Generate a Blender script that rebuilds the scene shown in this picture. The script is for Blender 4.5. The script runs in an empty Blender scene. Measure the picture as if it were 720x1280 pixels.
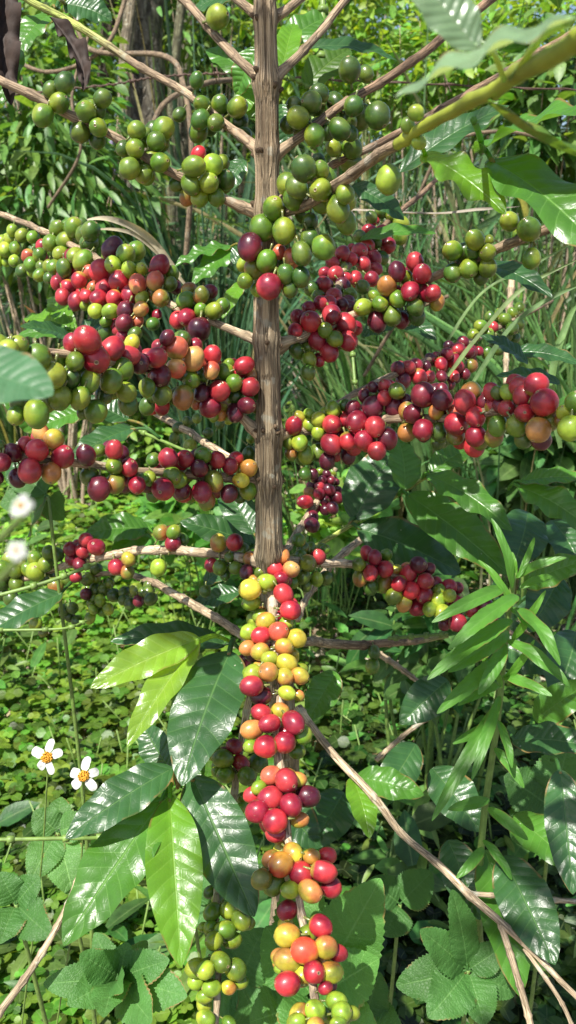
import bpy, math, random
import numpy as np
from mathutils import Vector, noise
random.seed(7); RNG = np.random.default_rng(11)
PI = math.pi
scene = bpy.context.scene
COL = scene.collection

# ------------------------------------------------------------------ camera frame (photo 720 x 1280)
PITCH = math.radians(18); F = 985.0
CAM = np.array([0, 0, 1.10])
FW = np.array([0, math.cos(PITCH), -math.sin(PITCH)]); UP = np.array([0, math.sin(PITCH), math.cos(PITCH)]); RT = np.array([1., 0, 0])
def P(px, py, d): return CAM + FW*d + RT*((px-360)/F*d) + UP*((640-py)/F*d)
def PY(px, py, Y):
    t = (640-py)/F; return P(px, py, Y/(FW[1]+UP[1]*t))
def G(px, py):
    t = (640-py)/F; return P(px, py, CAM[2]/(-FW[2]-UP[2]*t))
def unit(v): v = np.asarray(v, float); return v/(np.linalg.norm(v)+1e-12)

# ------------------------------------------------------------------ mesh helpers
class MB:
    def __init__(s): s.v = []; s.f = []; s.c = []; s.uv = []; s.n = 0
    def add(s, v, f, c=None, uv=None):
        v = np.asarray(v, float); f = np.asarray(f, int)
        s.v.append(v); s.f.append(f+s.n); s.n += len(v)
        if c is None: c = (1, 1, 1)
        c = np.asarray(c, float)
        if c.ndim == 1: c = np.tile(c, (len(v), 1))
        s.c.append(c[:, :3])
        s.uv.append(np.zeros((len(v), 2)) if uv is None else np.asarray(uv, float))
    def build(s, name, mat, parent=None, smooth=True, origin=None):
        v = np.concatenate(s.v); f = np.concatenate(s.f); c = np.concatenate(s.c); uv = np.concatenate(s.uv)
        if origin is not None: v = v-np.asarray(origin)
        me = bpy.data.meshes.new(name)
        me.vertices.add(len(v)); me.vertices.foreach_set('co', v.astype(np.float32).ravel())
        me.loops.add(len(f)*4); me.loops.foreach_set('vertex_index', f.astype(np.int32).ravel())
        me.polygons.add(len(f)); me.polygons.foreach_set('loop_start', (np.arange(len(f))*4).astype(np.int32))
        me.polygons.foreach_set('loop_total', np.full(len(f), 4, np.int32))
        if smooth: me.polygons.foreach_set('use_smooth', np.ones(len(f), bool))
        me.update(calc_edges=True)
        a = me.color_attributes.new('Col', 'FLOAT_COLOR', 'POINT')
        a.data.foreach_set('color', np.concatenate([c, np.ones((len(c), 1))], 1).astype(np.float32).ravel())
        u = me.uv_layers.new(name='UVMap'); u.data.foreach_set('uv', uv[f.ravel()].astype(np.float32).ravel())
        me.materials.append(mat)
        o = bpy.data.objects.new(name, me); COL.objects.link(o)
        if origin is not None: o.location = tuple(origin)
        if parent is not None:
            o.parent = parent; o.matrix_parent_inverse.identity()
            pw = wloc(parent)
            o.location = tuple(np.array(origin if origin is not None else (0, 0, 0), float)-pw)
        return o
def wloc(o):
    l = np.zeros(3)
    while o is not None: l = l+np.array(o.location); o = o.parent
    return l
def empty(name, loc, **kw):
    o = bpy.data.objects.new(name, None); COL.objects.link(o); o.location = tuple(loc); o.empty_display_size = .05
    for k, v in kw.items(): o[k] = v
    return o
def tag(o, **kw):
    for k, v in kw.items(): o[k] = v
    return o

def catmull(pts, n):
    p = np.asarray(pts, float); p = np.vstack([2*p[0]-p[1], p, 2*p[-1]-p[-2]]); out = []
    segs = len(p)-3
    for s in np.linspace(0, segs-1e-6, n):
        i = int(s); t = s-i; a, b, c, d = p[i:i+4]
        out.append(.5*((2*b)+(-a+c)*t+(2*a-5*b+4*c-d)*t*t+(-a+3*b-3*c+d)*t**3))
    return np.array(out)
def tube(mb, pts, rad, seg=8, c=(1, 1, 1), disp=None):
    p = np.asarray(pts, float); n = len(p); rad = np.broadcast_to(np.asarray(rad, float), (n,)).copy()
    p = np.vstack([p[0], p, p[-1]]); rad = np.concatenate([[1e-5], rad, [1e-5]]); n += 2
    T = np.gradient(p, axis=0); T[0] = p[2]-p[1]; T[-1] = p[-2]-p[-3]; T[1] = p[2]-p[1]; T[-2] = p[-2]-p[-3]
    T /= np.linalg.norm(T, axis=1)[:, None]+1e-12
    ref = np.array([0, 0, 1.]) if abs(T[0][2]) < .9 else np.array([1., 0, 0])
    N = unit(np.cross(T[0], ref)); V = []; UVs = []; L = 0
    for i in range(n):
        N = N-T[i]*np.dot(N, T[i]); N = unit(N); B = np.cross(T[i], N)
        if i: L += np.linalg.norm(p[i]-p[i-1])
        a = np.arange(seg)*2*PI/seg
        r = rad[i]*(np.ones(seg) if disp is None or rad[i] < 1e-4 else np.array([disp(x, L) for x in a]))
        V.append(p[i]+np.outer(np.cos(a)*r, N)+np.outer(np.sin(a)*r, B))
        UVs.append(np.stack([np.abs((a/PI)-1), np.full(seg, L)], 1))
    I = np.arange(n-1)[:, None]*seg; J = np.arange(seg)[None, :]; J2 = (J+1) % seg
    f = np.stack([I+J, I+J2, I+seg+J2, I+seg+J], -1).reshape(-1, 4)
    cc = np.asarray(c, float)
    if cc.ndim == 2: cc = np.repeat(np.vstack([cc[0], cc, cc[-1]]), seg, axis=0)
    mb.add(np.concatenate(V), f, cc, np.concatenate(UVs))

def grid_faces(nu, nv):
    i, j = np.meshgrid(np.arange(nu-1), np.arange(nv-1), indexing='ij')
    return np.stack([i*nv+j, i*nv+j+1, (i+1)*nv+j+1, (i+1)*nv+j], -1).reshape(-1, 4)

def prof_coffee(u): 
    f = (u**.62)*((1-u)**.80); return f/.405*.98+.012*(u > .9)*(1-u)*10
def prof_lance(u): return (u**.55)*((1-u)**.7)/.44
def prof_ovate(u): return (u**.42)*((1-u)**.72)/.475
def leaf(mb, P0, P1, w, nh=(-.1, -.6, .7), bend=.08, fold=.22, wave=.05, k=3.2, ph=None, nu=52, nv=11, prof=prof_coffee, teeth=0, c=(1, 1, 1), side=0., bulge=.016, veins=10):
    P0 = np.asarray(P0, float); P1 = np.asarray(P1, float); L = P1-P0; ln = np.linalg.norm(L); T = L/ln
    N = np.asarray(nh, float); N = unit(N-T*np.dot(N, T)); B = np.cross(T, N)
    ph = random.uniform(0, 6) if ph is None else ph
    u = np.linspace(0.002, 1, nu)[:, None]; v = np.linspace(-1, 1, nv)[None, :]
    W = np.clip(prof(np.clip(u, 0, 1)), 0, None)*w/2+.0003
    if teeth:
        tt = (u*teeth) % 1.0; W = W*(1-.10*(1-tt)) 
    a = np.abs(v)
    s = (u*veins-a*1.3) % 1.0
    z = bend*ln*4*u*(1-u)*np.ones_like(v)+fold*a*W-.25*fold*(a**2)*W
    z = z+wave*w*(a**2)*np.sin(2*PI*k*u+ph+np.where(v > 0, 1.1, 0))*np.minimum(1, 5*u*(1-u)*1.2)
    z = z+bulge*w*np.sin(PI*s)**.8*(1-a**3)*np.minimum(1, 6*u*(1-u))*np.minimum(1, a*5)
    sd = side*ln*4*u*(1-u)
    X = P0+T*(u*ln)[..., None]*np.ones_like(v)[..., None]+B*(v*W+sd)[..., None]+N*z[..., None]
    uv = np.stack([u*np.ones_like(v), (v+1)/2*np.ones_like(u)], -1).reshape(-1, 2)
    mb.add(X.reshape(-1, 3), grid_faces(nu, nv), c, uv)

# template scatter: many copies of a small quad mesh in one array
def leaf_template(nu=5, fold=.25, bend=.18, prof=prof_ovate, w=.45, nv=3):
    u = np.linspace(0.01, 1, nu); v = np.linspace(-1, 1, nv); V = []
    for a in u:
        for b in v:
            W = max(.004, float(prof(np.array(min(a, .9999))))*w/2)
            V.append((b*W, a, fold*abs(b)*W-bend*a*a))
    uv = [(a, (b+1)/2) for a in u for b in v]
    return np.array(V), grid_faces(nu, nv), np.array(uv)
def scatter(mb, tpl, pos, yaxis, zhint, size, cols):
    V, Fq, UVt = tpl; n = len(pos)
    y = yaxis/np.linalg.norm(yaxis, axis=1)[:, None]
    z = zhint-y*np.sum(zhint*y, 1)[:, None]; z /= np.linalg.norm(z, axis=1)[:, None]+1e-9
    x = np.cross(y, z)
    size = np.broadcast_to(size, (n,))
    W = (V[None, :, 0, None]*x[:, None]+V[None, :, 1, None]*y[:, None]+V[None, :, 2, None]*z[:, None])*size[:, None, None]+pos[:, None]
    f = (Fq[None]+(np.arange(n)*len(V))[:, None, None]).reshape(-1, 4)
    mb.add(W.reshape(-1, 3), f, np.repeat(cols, len(V), 0), np.tile(UVt, (n, 1)))

# ------------------------------------------------------------------ materials
def newmat(name):
    m = bpy.data.materials.new(name); m.use_nodes = True; nt = m.node_tree; nt.nodes.clear(); return m, nt
def N_(nt, t, **kw):
    n = nt.nodes.new(t)
    for k, v in kw.items():
        if k in n.inputs: n.inputs[k].default_value = v
        else: setattr(n, k, v)
    return n
def math_(nt, op, a, b=None):
    n = nt.nodes.new('ShaderNodeMath'); n.operation = op
    for i, x in enumerate((a, b)):
        if x is None: continue
        if isinstance(x, (int, float)): n.inputs[i].default_value = x
        else: nt.links.new(x, n.inputs[i])
    return n.outputs[0]
def mix_(nt, fac, a, b, mode='MIX'):
    n = nt.nodes.new('ShaderNodeMix'); n.data_type = 'RGBA'; n.blend_type = mode
    for s, x in ((n.inputs[0], fac), (n.inputs[6], a), (n.inputs[7], b)):
        if isinstance(x, (int, float)): s.default_value = x
        elif isinstance(x, tuple): s.default_value = (*x[:3], 1)
        else: nt.links.new(x, s)
    return n.outputs[2]
def ramp_(nt, fac, stops):
    n = nt.nodes.new('ShaderNodeValToRGB'); nt.links.new(fac, n.inputs[0]); e = n.color_ramp.elements
    while len(e) < len(stops): e.new(.5)
    for q, (p, c) in zip(e, stops): q.position = p; q.color = (*c, 1) if len(c) == 3 else c
    return n.outputs[0]
def noise_(nt, scale, detail=4, vec=None, rough=.55):
    n = N_(nt, 'ShaderNodeTexNoise', Scale=scale, Detail=detail, Roughness=rough)
    if vec is not None: nt.links.new(vec, n.inputs['Vector'])
    return n.outputs['Fac']

def leaf_mat(name, base, vein, trans=.3, rough=.36, tcol=None, veins=10, spec=.5, serr=False, spots=0.0, sub=.55, yellow=None, bstr=.4):
    """veined leaf blade: u along the leaf, v across it"""
    m, nt = newmat(name); uvn = N_(nt, 'ShaderNodeUVMap'); sep = N_(nt, 'ShaderNodeSeparateXYZ'); nt.links.new(uvn.outputs[0], sep.inputs[0])
    u, v = sep.outputs[0], sep.outputs[1]
    a = math_(nt, 'ABSOLUTE', math_(nt, 'SUBTRACT', math_(nt, 'MULTIPLY', v, 2.0), 1.0))
    geo = N_(nt, 'ShaderNodeTexCoord'); nz = noise_(nt, 40, 3, geo.outputs['Object'])
    s = math_(nt, 'FRACT', math_(nt, 'ADD', math_(nt, 'SUBTRACT', math_(nt, 'MULTIPLY', u, float(veins)), math_(nt, 'MULTIPLY', a, 1.3)), math_(nt, 'MULTIPLY', math_(nt, 'SUBTRACT', nz, .5), .18)))
    d = math_(nt, 'MINIMUM', s, math_(nt, 'SUBTRACT', 1.0, s))         # 0 on a side vein
    side = math_(nt, 'SUBTRACT', 1.0, math_(nt, 'MINIMUM', math_(nt, 'DIVIDE', d, .055), 1.0))
    mid = math_(nt, 'SUBTRACT', 1.0, math_(nt, 'MINIMUM', math_(nt, 'DIVIDE', a, .05), 1.0))
    vm = math_(nt, 'MAXIMUM', math_(nt, 'MULTIPLY', side, sub), mid)
    n1 = noise_(nt, 22, 4, geo.outputs['Object']); n2 = noise_(nt, 260, 3, geo.outputs['Object'])
    dark = tuple(x*.62 for x in base); lite = tuple(min(1, x*1.35) for x in base)
    c0 = ramp_(nt, n1, [(.3, dark), (.55, base), (.75, lite)])
    if yellow: 
        n3 = noise_(nt, 14, 3, geo.outputs['Object']); c0 = mix_(nt, ramp_(nt, n3, [(.56, (0, 0, 0)), (.68, (1, 1, 1))]), c0, yellow)
    c1 = mix_(nt, vm, c0, vein)
    c1 = mix_(nt, math_(nt, 'MULTIPLY', ramp_(nt, n2, [(.35, (0, 0, 0)), (.7, (1, 1, 1))]), .18), c1, tuple(x*.5 for x in base))
    vor = N_(nt, 'ShaderNodeTexVoronoi', Scale=(430.0 if serr else 210.0)); vor.feature = 'DISTANCE_TO_EDGE'; nt.links.new(geo.outputs['Object'], vor.inputs['Vector'])
    if spots > 0:
        vs = N_(nt, 'ShaderNodeTexVoronoi', Scale=120.0); nt.links.new(geo.outputs['Object'], vs.inputs['Vector'])
        sp = ramp_(nt, vs.outputs['Distance'], [(.05, (1, 1, 1)), (.12, (0, 0, 0))])
        gate = ramp_(nt, noise_(nt, 30, 2, geo.outputs['Object']), [(.55, (0, 0, 0)), (.62, (1, 1, 1))])
        c1 = mix_(nt, math_(nt, 'MULTIPLY', math_(nt, 'MULTIPLY', sp, gate), spots), c1, (.55, .55, .42))
    gate2 = ramp_(nt, noise_(nt, 26, 3, geo.outputs['Object']), [(.54, (0, 0, 0)), (.60, (1, 1, 1))])
    edge = math_(nt, 'MULTIPLY', ramp_(nt, math_(nt, 'ADD', a, math_(nt, 'MULTIPLY', n2, .10)), [(.93, (0, 0, 0)), (.985, (1, 1, 1))]), gate2)
    c1 = mix_(nt, math_(nt, 'MULTIPLY', edge, .85), c1, (.20, .12, .04))
    attr = N_(nt, 'ShaderNodeAttribute', attribute_name='Col'); c1 = mix_(nt, 1.0, c1, attr.outputs['Color'], 'MULTIPLY')
    bs = N_(nt, 'ShaderNodeBsdfPrincipled', Roughness=rough); nt.links.new(c1, bs.inputs['Base Color'])
    bs.inputs['Specular IOR Level'].default_value = spec
    rr = math_(nt, 'ADD', math_(nt, 'MULTIPLY', n2, .18), rough-.09); nt.links.new(rr, bs.inputs['Roughness'])
    h = math_(nt, 'SUBTRACT', math_(nt, 'MULTIPLY', math_(nt, 'SINE', math_(nt, 'MULTIPLY', s, PI)), .7), math_(nt, 'MULTIPLY', mid, 1.0))
    h = math_(nt, 'ADD', h, math_(nt, 'MULTIPLY', n2, .25))
    cell = ramp_(nt, vor.outputs['Distance'], [(.0, (0, 0, 0)), (.18 if serr else .1, (1, 1, 1))])
    h = math_(nt, 'ADD', h, math_(nt, 'MULTIPLY', cell, .9 if serr else .12))
    bp = N_(nt, 'ShaderNodeBump', Strength=bstr, Distance=.001); nt.links.new(h, bp.inputs['Height']); nt.links.new(bp.outputs[0], bs.inputs['Normal'])
    tr = N_(nt, 'ShaderNodeBsdfTranslucent'); tc = tcol or tuple(min(1, x*2.2) for x in (base[0]*1.3, base[1], base[2]*.5))
    tcm = mix_(nt, vm, tc, tuple(x*.7 for x in tc)); nt.links.new(mix_(nt, 1.0, tcm, attr.outputs['Color'], 'MULTIPLY'), tr.inputs['Color']); nt.links.new(bp.outputs[0], tr.inputs['Normal'])
    mx = N_(nt, 'ShaderNodeMixShader', Fac=trans); nt.links.new(bs.outputs[0], mx.inputs[1]); nt.links.new(tr.outputs[0], mx.inputs[2])
    out = N_(nt, 'ShaderNodeOutputMaterial'); nt.links.new(mx.outputs[0], out.inputs[0]); return m

def small_leaf_mat(name, trans=.35, rough=.45, spec=.45):
    m, nt = newmat(name); attr = N_(nt, 'ShaderNodeAttribute', attribute_name='Col'); g = N_(nt, 'ShaderNodeTexCoord')
    n1 = noise_(nt, 60, 3, g.outputs['Object']); k = ramp_(nt, n1, [(.3, (.65, .65, .65)), (.7, (1.2, 1.2, 1.1))])
    uvn = N_(nt, 'ShaderNodeUVMap'); sep = N_(nt, 'ShaderNodeSeparateXYZ'); nt.links.new(uvn.outputs[0], sep.inputs[0])
    a = math_(nt, 'ABSOLUTE', math_(nt, 'SUBTRACT', math_(nt, 'MULTIPLY', sep.outputs[1], 2.0), 1.0))
    mid = math_(nt, 'MULTIPLY', math_(nt, 'SUBTRACT', 1.0, math_(nt, 'MINIMUM', math_(nt, 'DIVIDE', a, .12), 1.0)), .45)
    c = mix_(nt, 1.0, attr.outputs['Color'], k, 'MULTIPLY'); c = mix_(nt, mid, c, mix_(nt, .5, c, (.35, .45, .18)))
    bs = N_(nt, 'ShaderNodeBsdfPrincipled', Roughness=rough); bs.inputs['Specular IOR Level'].default_value = spec
    nt.links.new(c, bs.inputs['Base Color'])
    bp = N_(nt, 'ShaderNodeBump', Strength=.3, Distance=.002); nt.links.new(noise_(nt, 180, 3, g.outputs['Object']), bp.inputs['Height']); nt.links.new(bp.outputs[0], bs.inputs['Normal'])
    tr = N_(nt, 'ShaderNodeBsdfTranslucent'); nt.links.new(mix_(nt, 1.0, c, (2.2, 1.9, .7), 'MULTIPLY'), tr.inputs['Color'])
    mx = N_(nt, 'ShaderNodeMixShader', Fac=trans); nt.links.new(bs.outputs[0], mx.inputs[1]); nt.links.new(tr.outputs[0], mx.inputs[2])
    out = N_(nt, 'ShaderNodeOutputMaterial'); nt.links.new(mx.outputs[0], out.inputs[0]); return m

def bark_mat(name, c1, c2, c3, sx=14, sy=60, rough=.85, bump=.6, dist=.0015, tint=True, crack=None):
    m, nt = newmat(name); uvn = N_(nt, 'ShaderNodeUVMap'); mp = N_(nt, 'ShaderNodeMapping'); nt.links.new(uvn.outputs[0], mp.inputs[0])
    mp.inputs['Scale'].default_value = (sx, sy, 1)
    fib = noise_(nt, 1.0, 6, mp.outputs[0], .65); g = N_(nt, 'ShaderNodeTexCoord'); big = noise_(nt, 35, 4, g.outputs['Object']); fine = noise_(nt, 900, 3, g.outputs['Object'])
    c = ramp_(nt, fib, [(.38, c1), (.48, c2), (.62, c3)])
    c = mix_(nt, math_(nt, 'MULTIPLY', ramp_(nt, big, [(.5, (0, 0, 0)), (.62, (1, 1, 1))]), .55), c, tuple(min(1, x*1.5+.03) for x in c2))
    c = mix_(nt, math_(nt, 'MULTIPLY', fine, .25), c, c1)
    ck = None
    if crack:
        m2 = N_(nt, 'ShaderNodeMapping'); m2.inputs['Scale'].default_value = (crack[0], crack[1], 1); nt.links.new(uvn.outputs[0], m2.inputs[0])
        dn = N_(nt, 'ShaderNodeTexNoise', Scale=1.3, Detail=3.0); nt.links.new(m2.outputs[0], dn.inputs['Vector'])
        va = N_(nt, 'ShaderNodeVectorMath', operation='MULTIPLY_ADD'); nt.links.new(dn.outputs['Color'], va.inputs[0]); va.inputs[1].default_value = (1.1, 1.1, 0); nt.links.new(m2.outputs[0], va.inputs[2])
        vo = N_(nt, 'ShaderNodeTexVoronoi', Scale=1.0); vo.feature = 'DISTANCE_TO_EDGE'; nt.links.new(va.outputs[0], vo.inputs['Vector'])
        ck = ramp_(nt, vo.outputs['Distance'], [(.01, (0, 0, 0)), (.10, (1, 1, 1))])
        vc = N_(nt, 'ShaderNodeTexVoronoi', Scale=1.0); nt.links.new(va.outputs[0], vc.inputs['Vector']); sc_ = N_(nt, 'ShaderNodeSeparateColor'); nt.links.new(vc.outputs['Color'], sc_.inputs[0])
        c = mix_(nt, 1.0, c, ramp_(nt, sc_.outputs[0], [(.1, (.78, .76, .72)), (.5, (1, .97, .92)), (.9, (1.25, 1.22, 1.16))]), 'MULTIPLY')
        ckm = math_(nt, 'ADD', math_(nt, 'MULTIPLY', ck, .55), .45); c = mix_(nt, ckm, tuple(x*.5 for x in c1), c)
        li = ramp_(nt, noise_(nt, 70, 4, g.outputs['Object']), [(.60, (0, 0, 0)), (.66, (1, 1, 1))]); c = mix_(nt, math_(nt, 'MULTIPLY', li, .55), c, (.42, .42, .36))
    if tint:
        at = N_(nt, 'ShaderNodeAttribute', attribute_name='Col'); c = mix_(nt, 1.0, c, at.outputs['Color'], 'MULTIPLY')
    bs = N_(nt, 'ShaderNodeBsdfPrincipled', Roughness=rough); nt.links.new(c, bs.inputs['Base Color'])
    h = math_(nt, 'ADD', fib, math_(nt, 'MULTIPLY', fine, .25))
    if ck is not None: h = math_(nt, 'ADD', h, math_(nt, 'MULTIPLY', ck, .6))
    bp = N_(nt, 'ShaderNodeBump', Strength=bump, Distance=dist)
    nt.links.new(h, bp.inputs['Height']); nt.links.new(bp.outputs[0], bs.inputs['Normal'])
    out = N_(nt, 'ShaderNodeOutputMaterial'); nt.links.new(bs.outputs[0], out.inputs[0]); return m

def cherry_mat():
    m, nt = newmat('cherry_skin'); at = N_(nt, 'ShaderNodeAttribute', attribute_name='Col'); g = N_(nt, 'ShaderNodeTexCoord')
    oi = N_(nt, 'ShaderNodeObjectInfo'); va = N_(nt, 'ShaderNodeVectorMath', operation='ADD'); nt.links.new(g.outputs['Object'], va.inputs[0]); nt.links.new(oi.outputs['Random'], va.inputs[1])
    n1 = noise_(nt, 130, 4, va.outputs[0]); n2 = noise_(nt, 1400, 2, va.outputs[0])
    k = ramp_(nt, n1, [(.3, (.66, .66, .66)), (.5, (1, 1, 1)), (.72, (1.3, 1.25, 1.1))])
    c = mix_(nt, 1.0, at.outputs['Color'], k, 'MULTIPLY')
    vs = N_(nt, 'ShaderNodeTexVoronoi', Scale=420.0); nt.links.new(va.outputs[0], vs.inputs['Vector'])
    sp = math_(nt, 'MULTIPLY', ramp_(nt, vs.outputs['Distance'], [(.08, (1, 1, 1)), (.2, (0, 0, 0))]), math_(nt, 'MULTIPLY', ramp_(nt, noise_(nt, 90, 2, va.outputs[0]), [(.5, (0, 0, 0)), (.62, (1, 1, 1))]), .4))
    c = mix_(nt, sp, c, (.30, .22, .13))
    bs = N_(nt, 'ShaderNodeBsdfPrincipled', Roughness=.34); nt.links.new(c, bs.inputs['Base Color'])
    nt.links.new(math_(nt, 'ADD', math_(nt, 'MULTIPLY', n1, .30), .22), bs.inputs['Roughness'])
    bs.inputs['Specular IOR Level'].default_value = .4; bs.inputs['Coat Weight'].default_value = .45; bs.inputs['Coat Roughness'].default_value = .13
    bs.inputs['Subsurface Weight'].default_value = .12; bs.inputs['Subsurface Radius'].default_value = (1, .35, .15); bs.inputs['Subsurface Scale'].default_value = .002
    h = math_(nt, 'ADD', math_(nt, 'MULTIPLY', n1, .8), math_(nt, 'MULTIPLY', n2, .12))
    bp = N_(nt, 'ShaderNodeBump', Strength=.22, Distance=.0012); nt.links.new(h, bp.inputs['Height']); nt.links.new(bp.outputs[0], bs.inputs['Normal'])
    out = N_(nt, 'ShaderNodeOutputMaterial'); nt.links.new(bs.outputs[0], out.inputs[0]); return m

def plain_mat(name, c, rough=.6, trans=0, nscale=120):
    m, nt = newmat(name); g = N_(nt, 'ShaderNodeTexCoord'); n1 = noise_(nt, nscale, 4, g.outputs['Object'])
    cc = ramp_(nt, n1, [(.3, tuple(x*.65 for x in c)), (.7, tuple(min(1, x*1.25) for x in c))])
    bs = N_(nt, 'ShaderNodeBsdfPrincipled', Roughness=rough); nt.links.new(cc, bs.inputs['Base Color'])
    bp = N_(nt, 'ShaderNodeBump', Strength=.4, Distance=.001); nt.links.new(n1, bp.inputs['Height']); nt.links.new(bp.outputs[0], bs.inputs['Normal'])
    out = N_(nt, 'ShaderNodeOutputMaterial')
    if trans:
        tr = N_(nt, 'ShaderNodeBsdfTranslucent'); nt.links.new(cc, tr.inputs['Color']); mx = N_(nt, 'ShaderNodeMixShader', Fac=trans)
        nt.links.new(bs.outputs[0], mx.inputs[1]); nt.links.new(tr.outputs[0], mx.inputs[2]); nt.links.new(mx.outputs[0], out.inputs[0])
    else: nt.links.new(bs.outputs[0], out.inputs[0])
    return m

M = {}
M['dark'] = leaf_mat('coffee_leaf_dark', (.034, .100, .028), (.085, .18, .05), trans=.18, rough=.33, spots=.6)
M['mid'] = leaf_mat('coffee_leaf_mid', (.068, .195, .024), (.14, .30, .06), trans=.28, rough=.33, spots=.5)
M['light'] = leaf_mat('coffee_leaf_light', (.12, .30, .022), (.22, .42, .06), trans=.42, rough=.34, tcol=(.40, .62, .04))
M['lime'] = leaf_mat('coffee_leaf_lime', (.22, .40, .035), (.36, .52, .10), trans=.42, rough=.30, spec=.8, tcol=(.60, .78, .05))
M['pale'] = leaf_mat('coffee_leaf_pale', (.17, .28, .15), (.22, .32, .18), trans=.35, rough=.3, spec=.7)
M['haze'] = leaf_mat('coffee_leaf_bluish', (.065, .17, .075), (.10, .22, .10), trans=.3, rough=.5, spec=.4)
M['mottled'] = leaf_mat('coffee_leaf_mottled', (.07, .16, .02), (.14, .24, .05), trans=.35, rough=.42, yellow=(.34, .22, .03), spots=.8)
M['weed'] = leaf_mat('weed_leaf', (.085, .24, .030), (.14, .31, .06), trans=.36, rough=.45, veins=7, sub=.25, bstr=.2)
M['serr'] = leaf_mat('serrated_leaf', (.058, .165, .034), (.12, .26, .07), trans=.32, rough=.55, veins=9, serr=True, spec=.4, bstr=.32)
M['small'] = small_leaf_mat('small_leaf'); M['smallgloss'] = small_leaf_mat('small_leaf_gloss', .3, .36, .55)
M['blade'] = small_leaf_mat('grass_blade', .3, .5, .4)
M['trunk'] = bark_mat('coffee_bark', (.13, .09, .055), (.34, .265, .18), (.60, .51, .39), 34, 16, bump=.9, dist=.0024, crack=(8, 24))
M['branch'] = bark_mat('branch_bark', (.14, .10, .065), (.34, .26, .18), (.56, .46, .35), 9, 30, bump=.6, dist=.0008, crack=(3.2, 60))
M['bgbark'] = bark_mat('old_bark', (.045, .035, .025), (.13, .11, .08), (.30, .27, .21), 9, 6, bump=1, dist=.01, crack=(9, 9))
M['cherry'] = cherry_mat()
M['dead'] = plain_mat('dead_leaf', (.030, .016, .010), .75, .08)
M['tip'] = plain_mat('branch_tip', (.26, .30, .03), .42, 0, 28)
M['stem'] = plain_mat('green_stem', (.15, .24, .05), .5)
M['petal'] = plain_mat('white_petal', (.55, .56, .52), .6, .2, 300)
M['disc'] = plain_mat('flower_disc', (.62, .30, .02), .8, 0, 900)
M['wire'] = plain_mat('rusty_wire', (.09, .05, .035), .7)
M['dry'] = small_leaf_mat('dry_blade', .15, .6, .3)

# ------------------------------------------------------------------ ground and hills
def gh(x, y):
    return .035*noise.noise(Vector((x*1.1, y*1.1, 3)))+.012*noise.noise(Vector((x*5, y*5, 9)))+(.10*max(0, y-9) if y > 9 else 0)
def ground():
    mb = MB(); xs = np.concatenate([-np.geomspace(400, 6, 14), np.linspace(-5.5, 5.5, 111), np.geomspace(6, 400, 14)])
    ys = np.concatenate([-np.geomspace(300, 3, 12), np.linspace(-2.5, 9, 120), np.geomspace(9.3, 60, 18), [90, 140, 250, 500]])
    V = np.array([(x, y, gh(x, y) if y < 60 else gh(x, 60)) for y in ys for x in xs]); mb.add(V, grid_faces(len(ys), len(xs))[:, ::-1])
    m, nt = newmat('soil'); g = N_(nt, 'ShaderNodeTexCoord'); n1 = noise_(nt, 3.0, 6, g.outputs['Object']); n2 = noise_(nt, 60, 6, g.outputs['Object'], .7)
    vs = N_(nt, 'ShaderNodeTexVoronoi', Scale=38.0); nt.links.new(g.outputs['Object'], vs.inputs['Vector'])
    c = ramp_(nt, n2, [(.3, (.05, .035, .022)), (.5, (.20, .155, .105)), (.7, (.42, .36, .28))])
    c = mix_(nt, ramp_(nt, n1, [(.45, (0, 0, 0)), (.6, (1, 1, 1))]), c, mix_(nt, .5, c, (.36, .32, .26)))
    c = mix_(nt, .3, c, mix_(nt, 1.0, c, vs.outputs['Color'], 'MULTIPLY'))
    bs = N_(nt, 'ShaderNodeBsdfPrincipled', Roughness=.95); nt.links.new(c, bs.inputs['Base Color'])
    bp = N_(nt, 'ShaderNodeBump', Strength=.9, Distance=.02); nt.links.new(n2, bp.inputs['Height']); nt.links.new(bp.outputs[0], bs.inputs['Normal'])
    out = N_(nt, 'ShaderNodeOutputMaterial'); nt.links.new(bs.outputs[0], out.inputs[0])
    tag(mb.build('ground', m), kind='structure')
    mb = MB(); xs = np.linspace(-260, 260, 70); ys = np.linspace(70, 300, 20)
    V = np.array([(x, y, -2+max(0, (y-70))*.16+7*noise.noise(Vector((x*.02, y*.02, 1)))+6) for y in ys for x in xs]); mb.add(V, grid_faces(20, 70)[:, ::-1])
    tag(mb.build('hills', plain_mat('hill_green', (.045, .085, .05), .9, 0, .3)), kind='structure')
ground()

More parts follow.
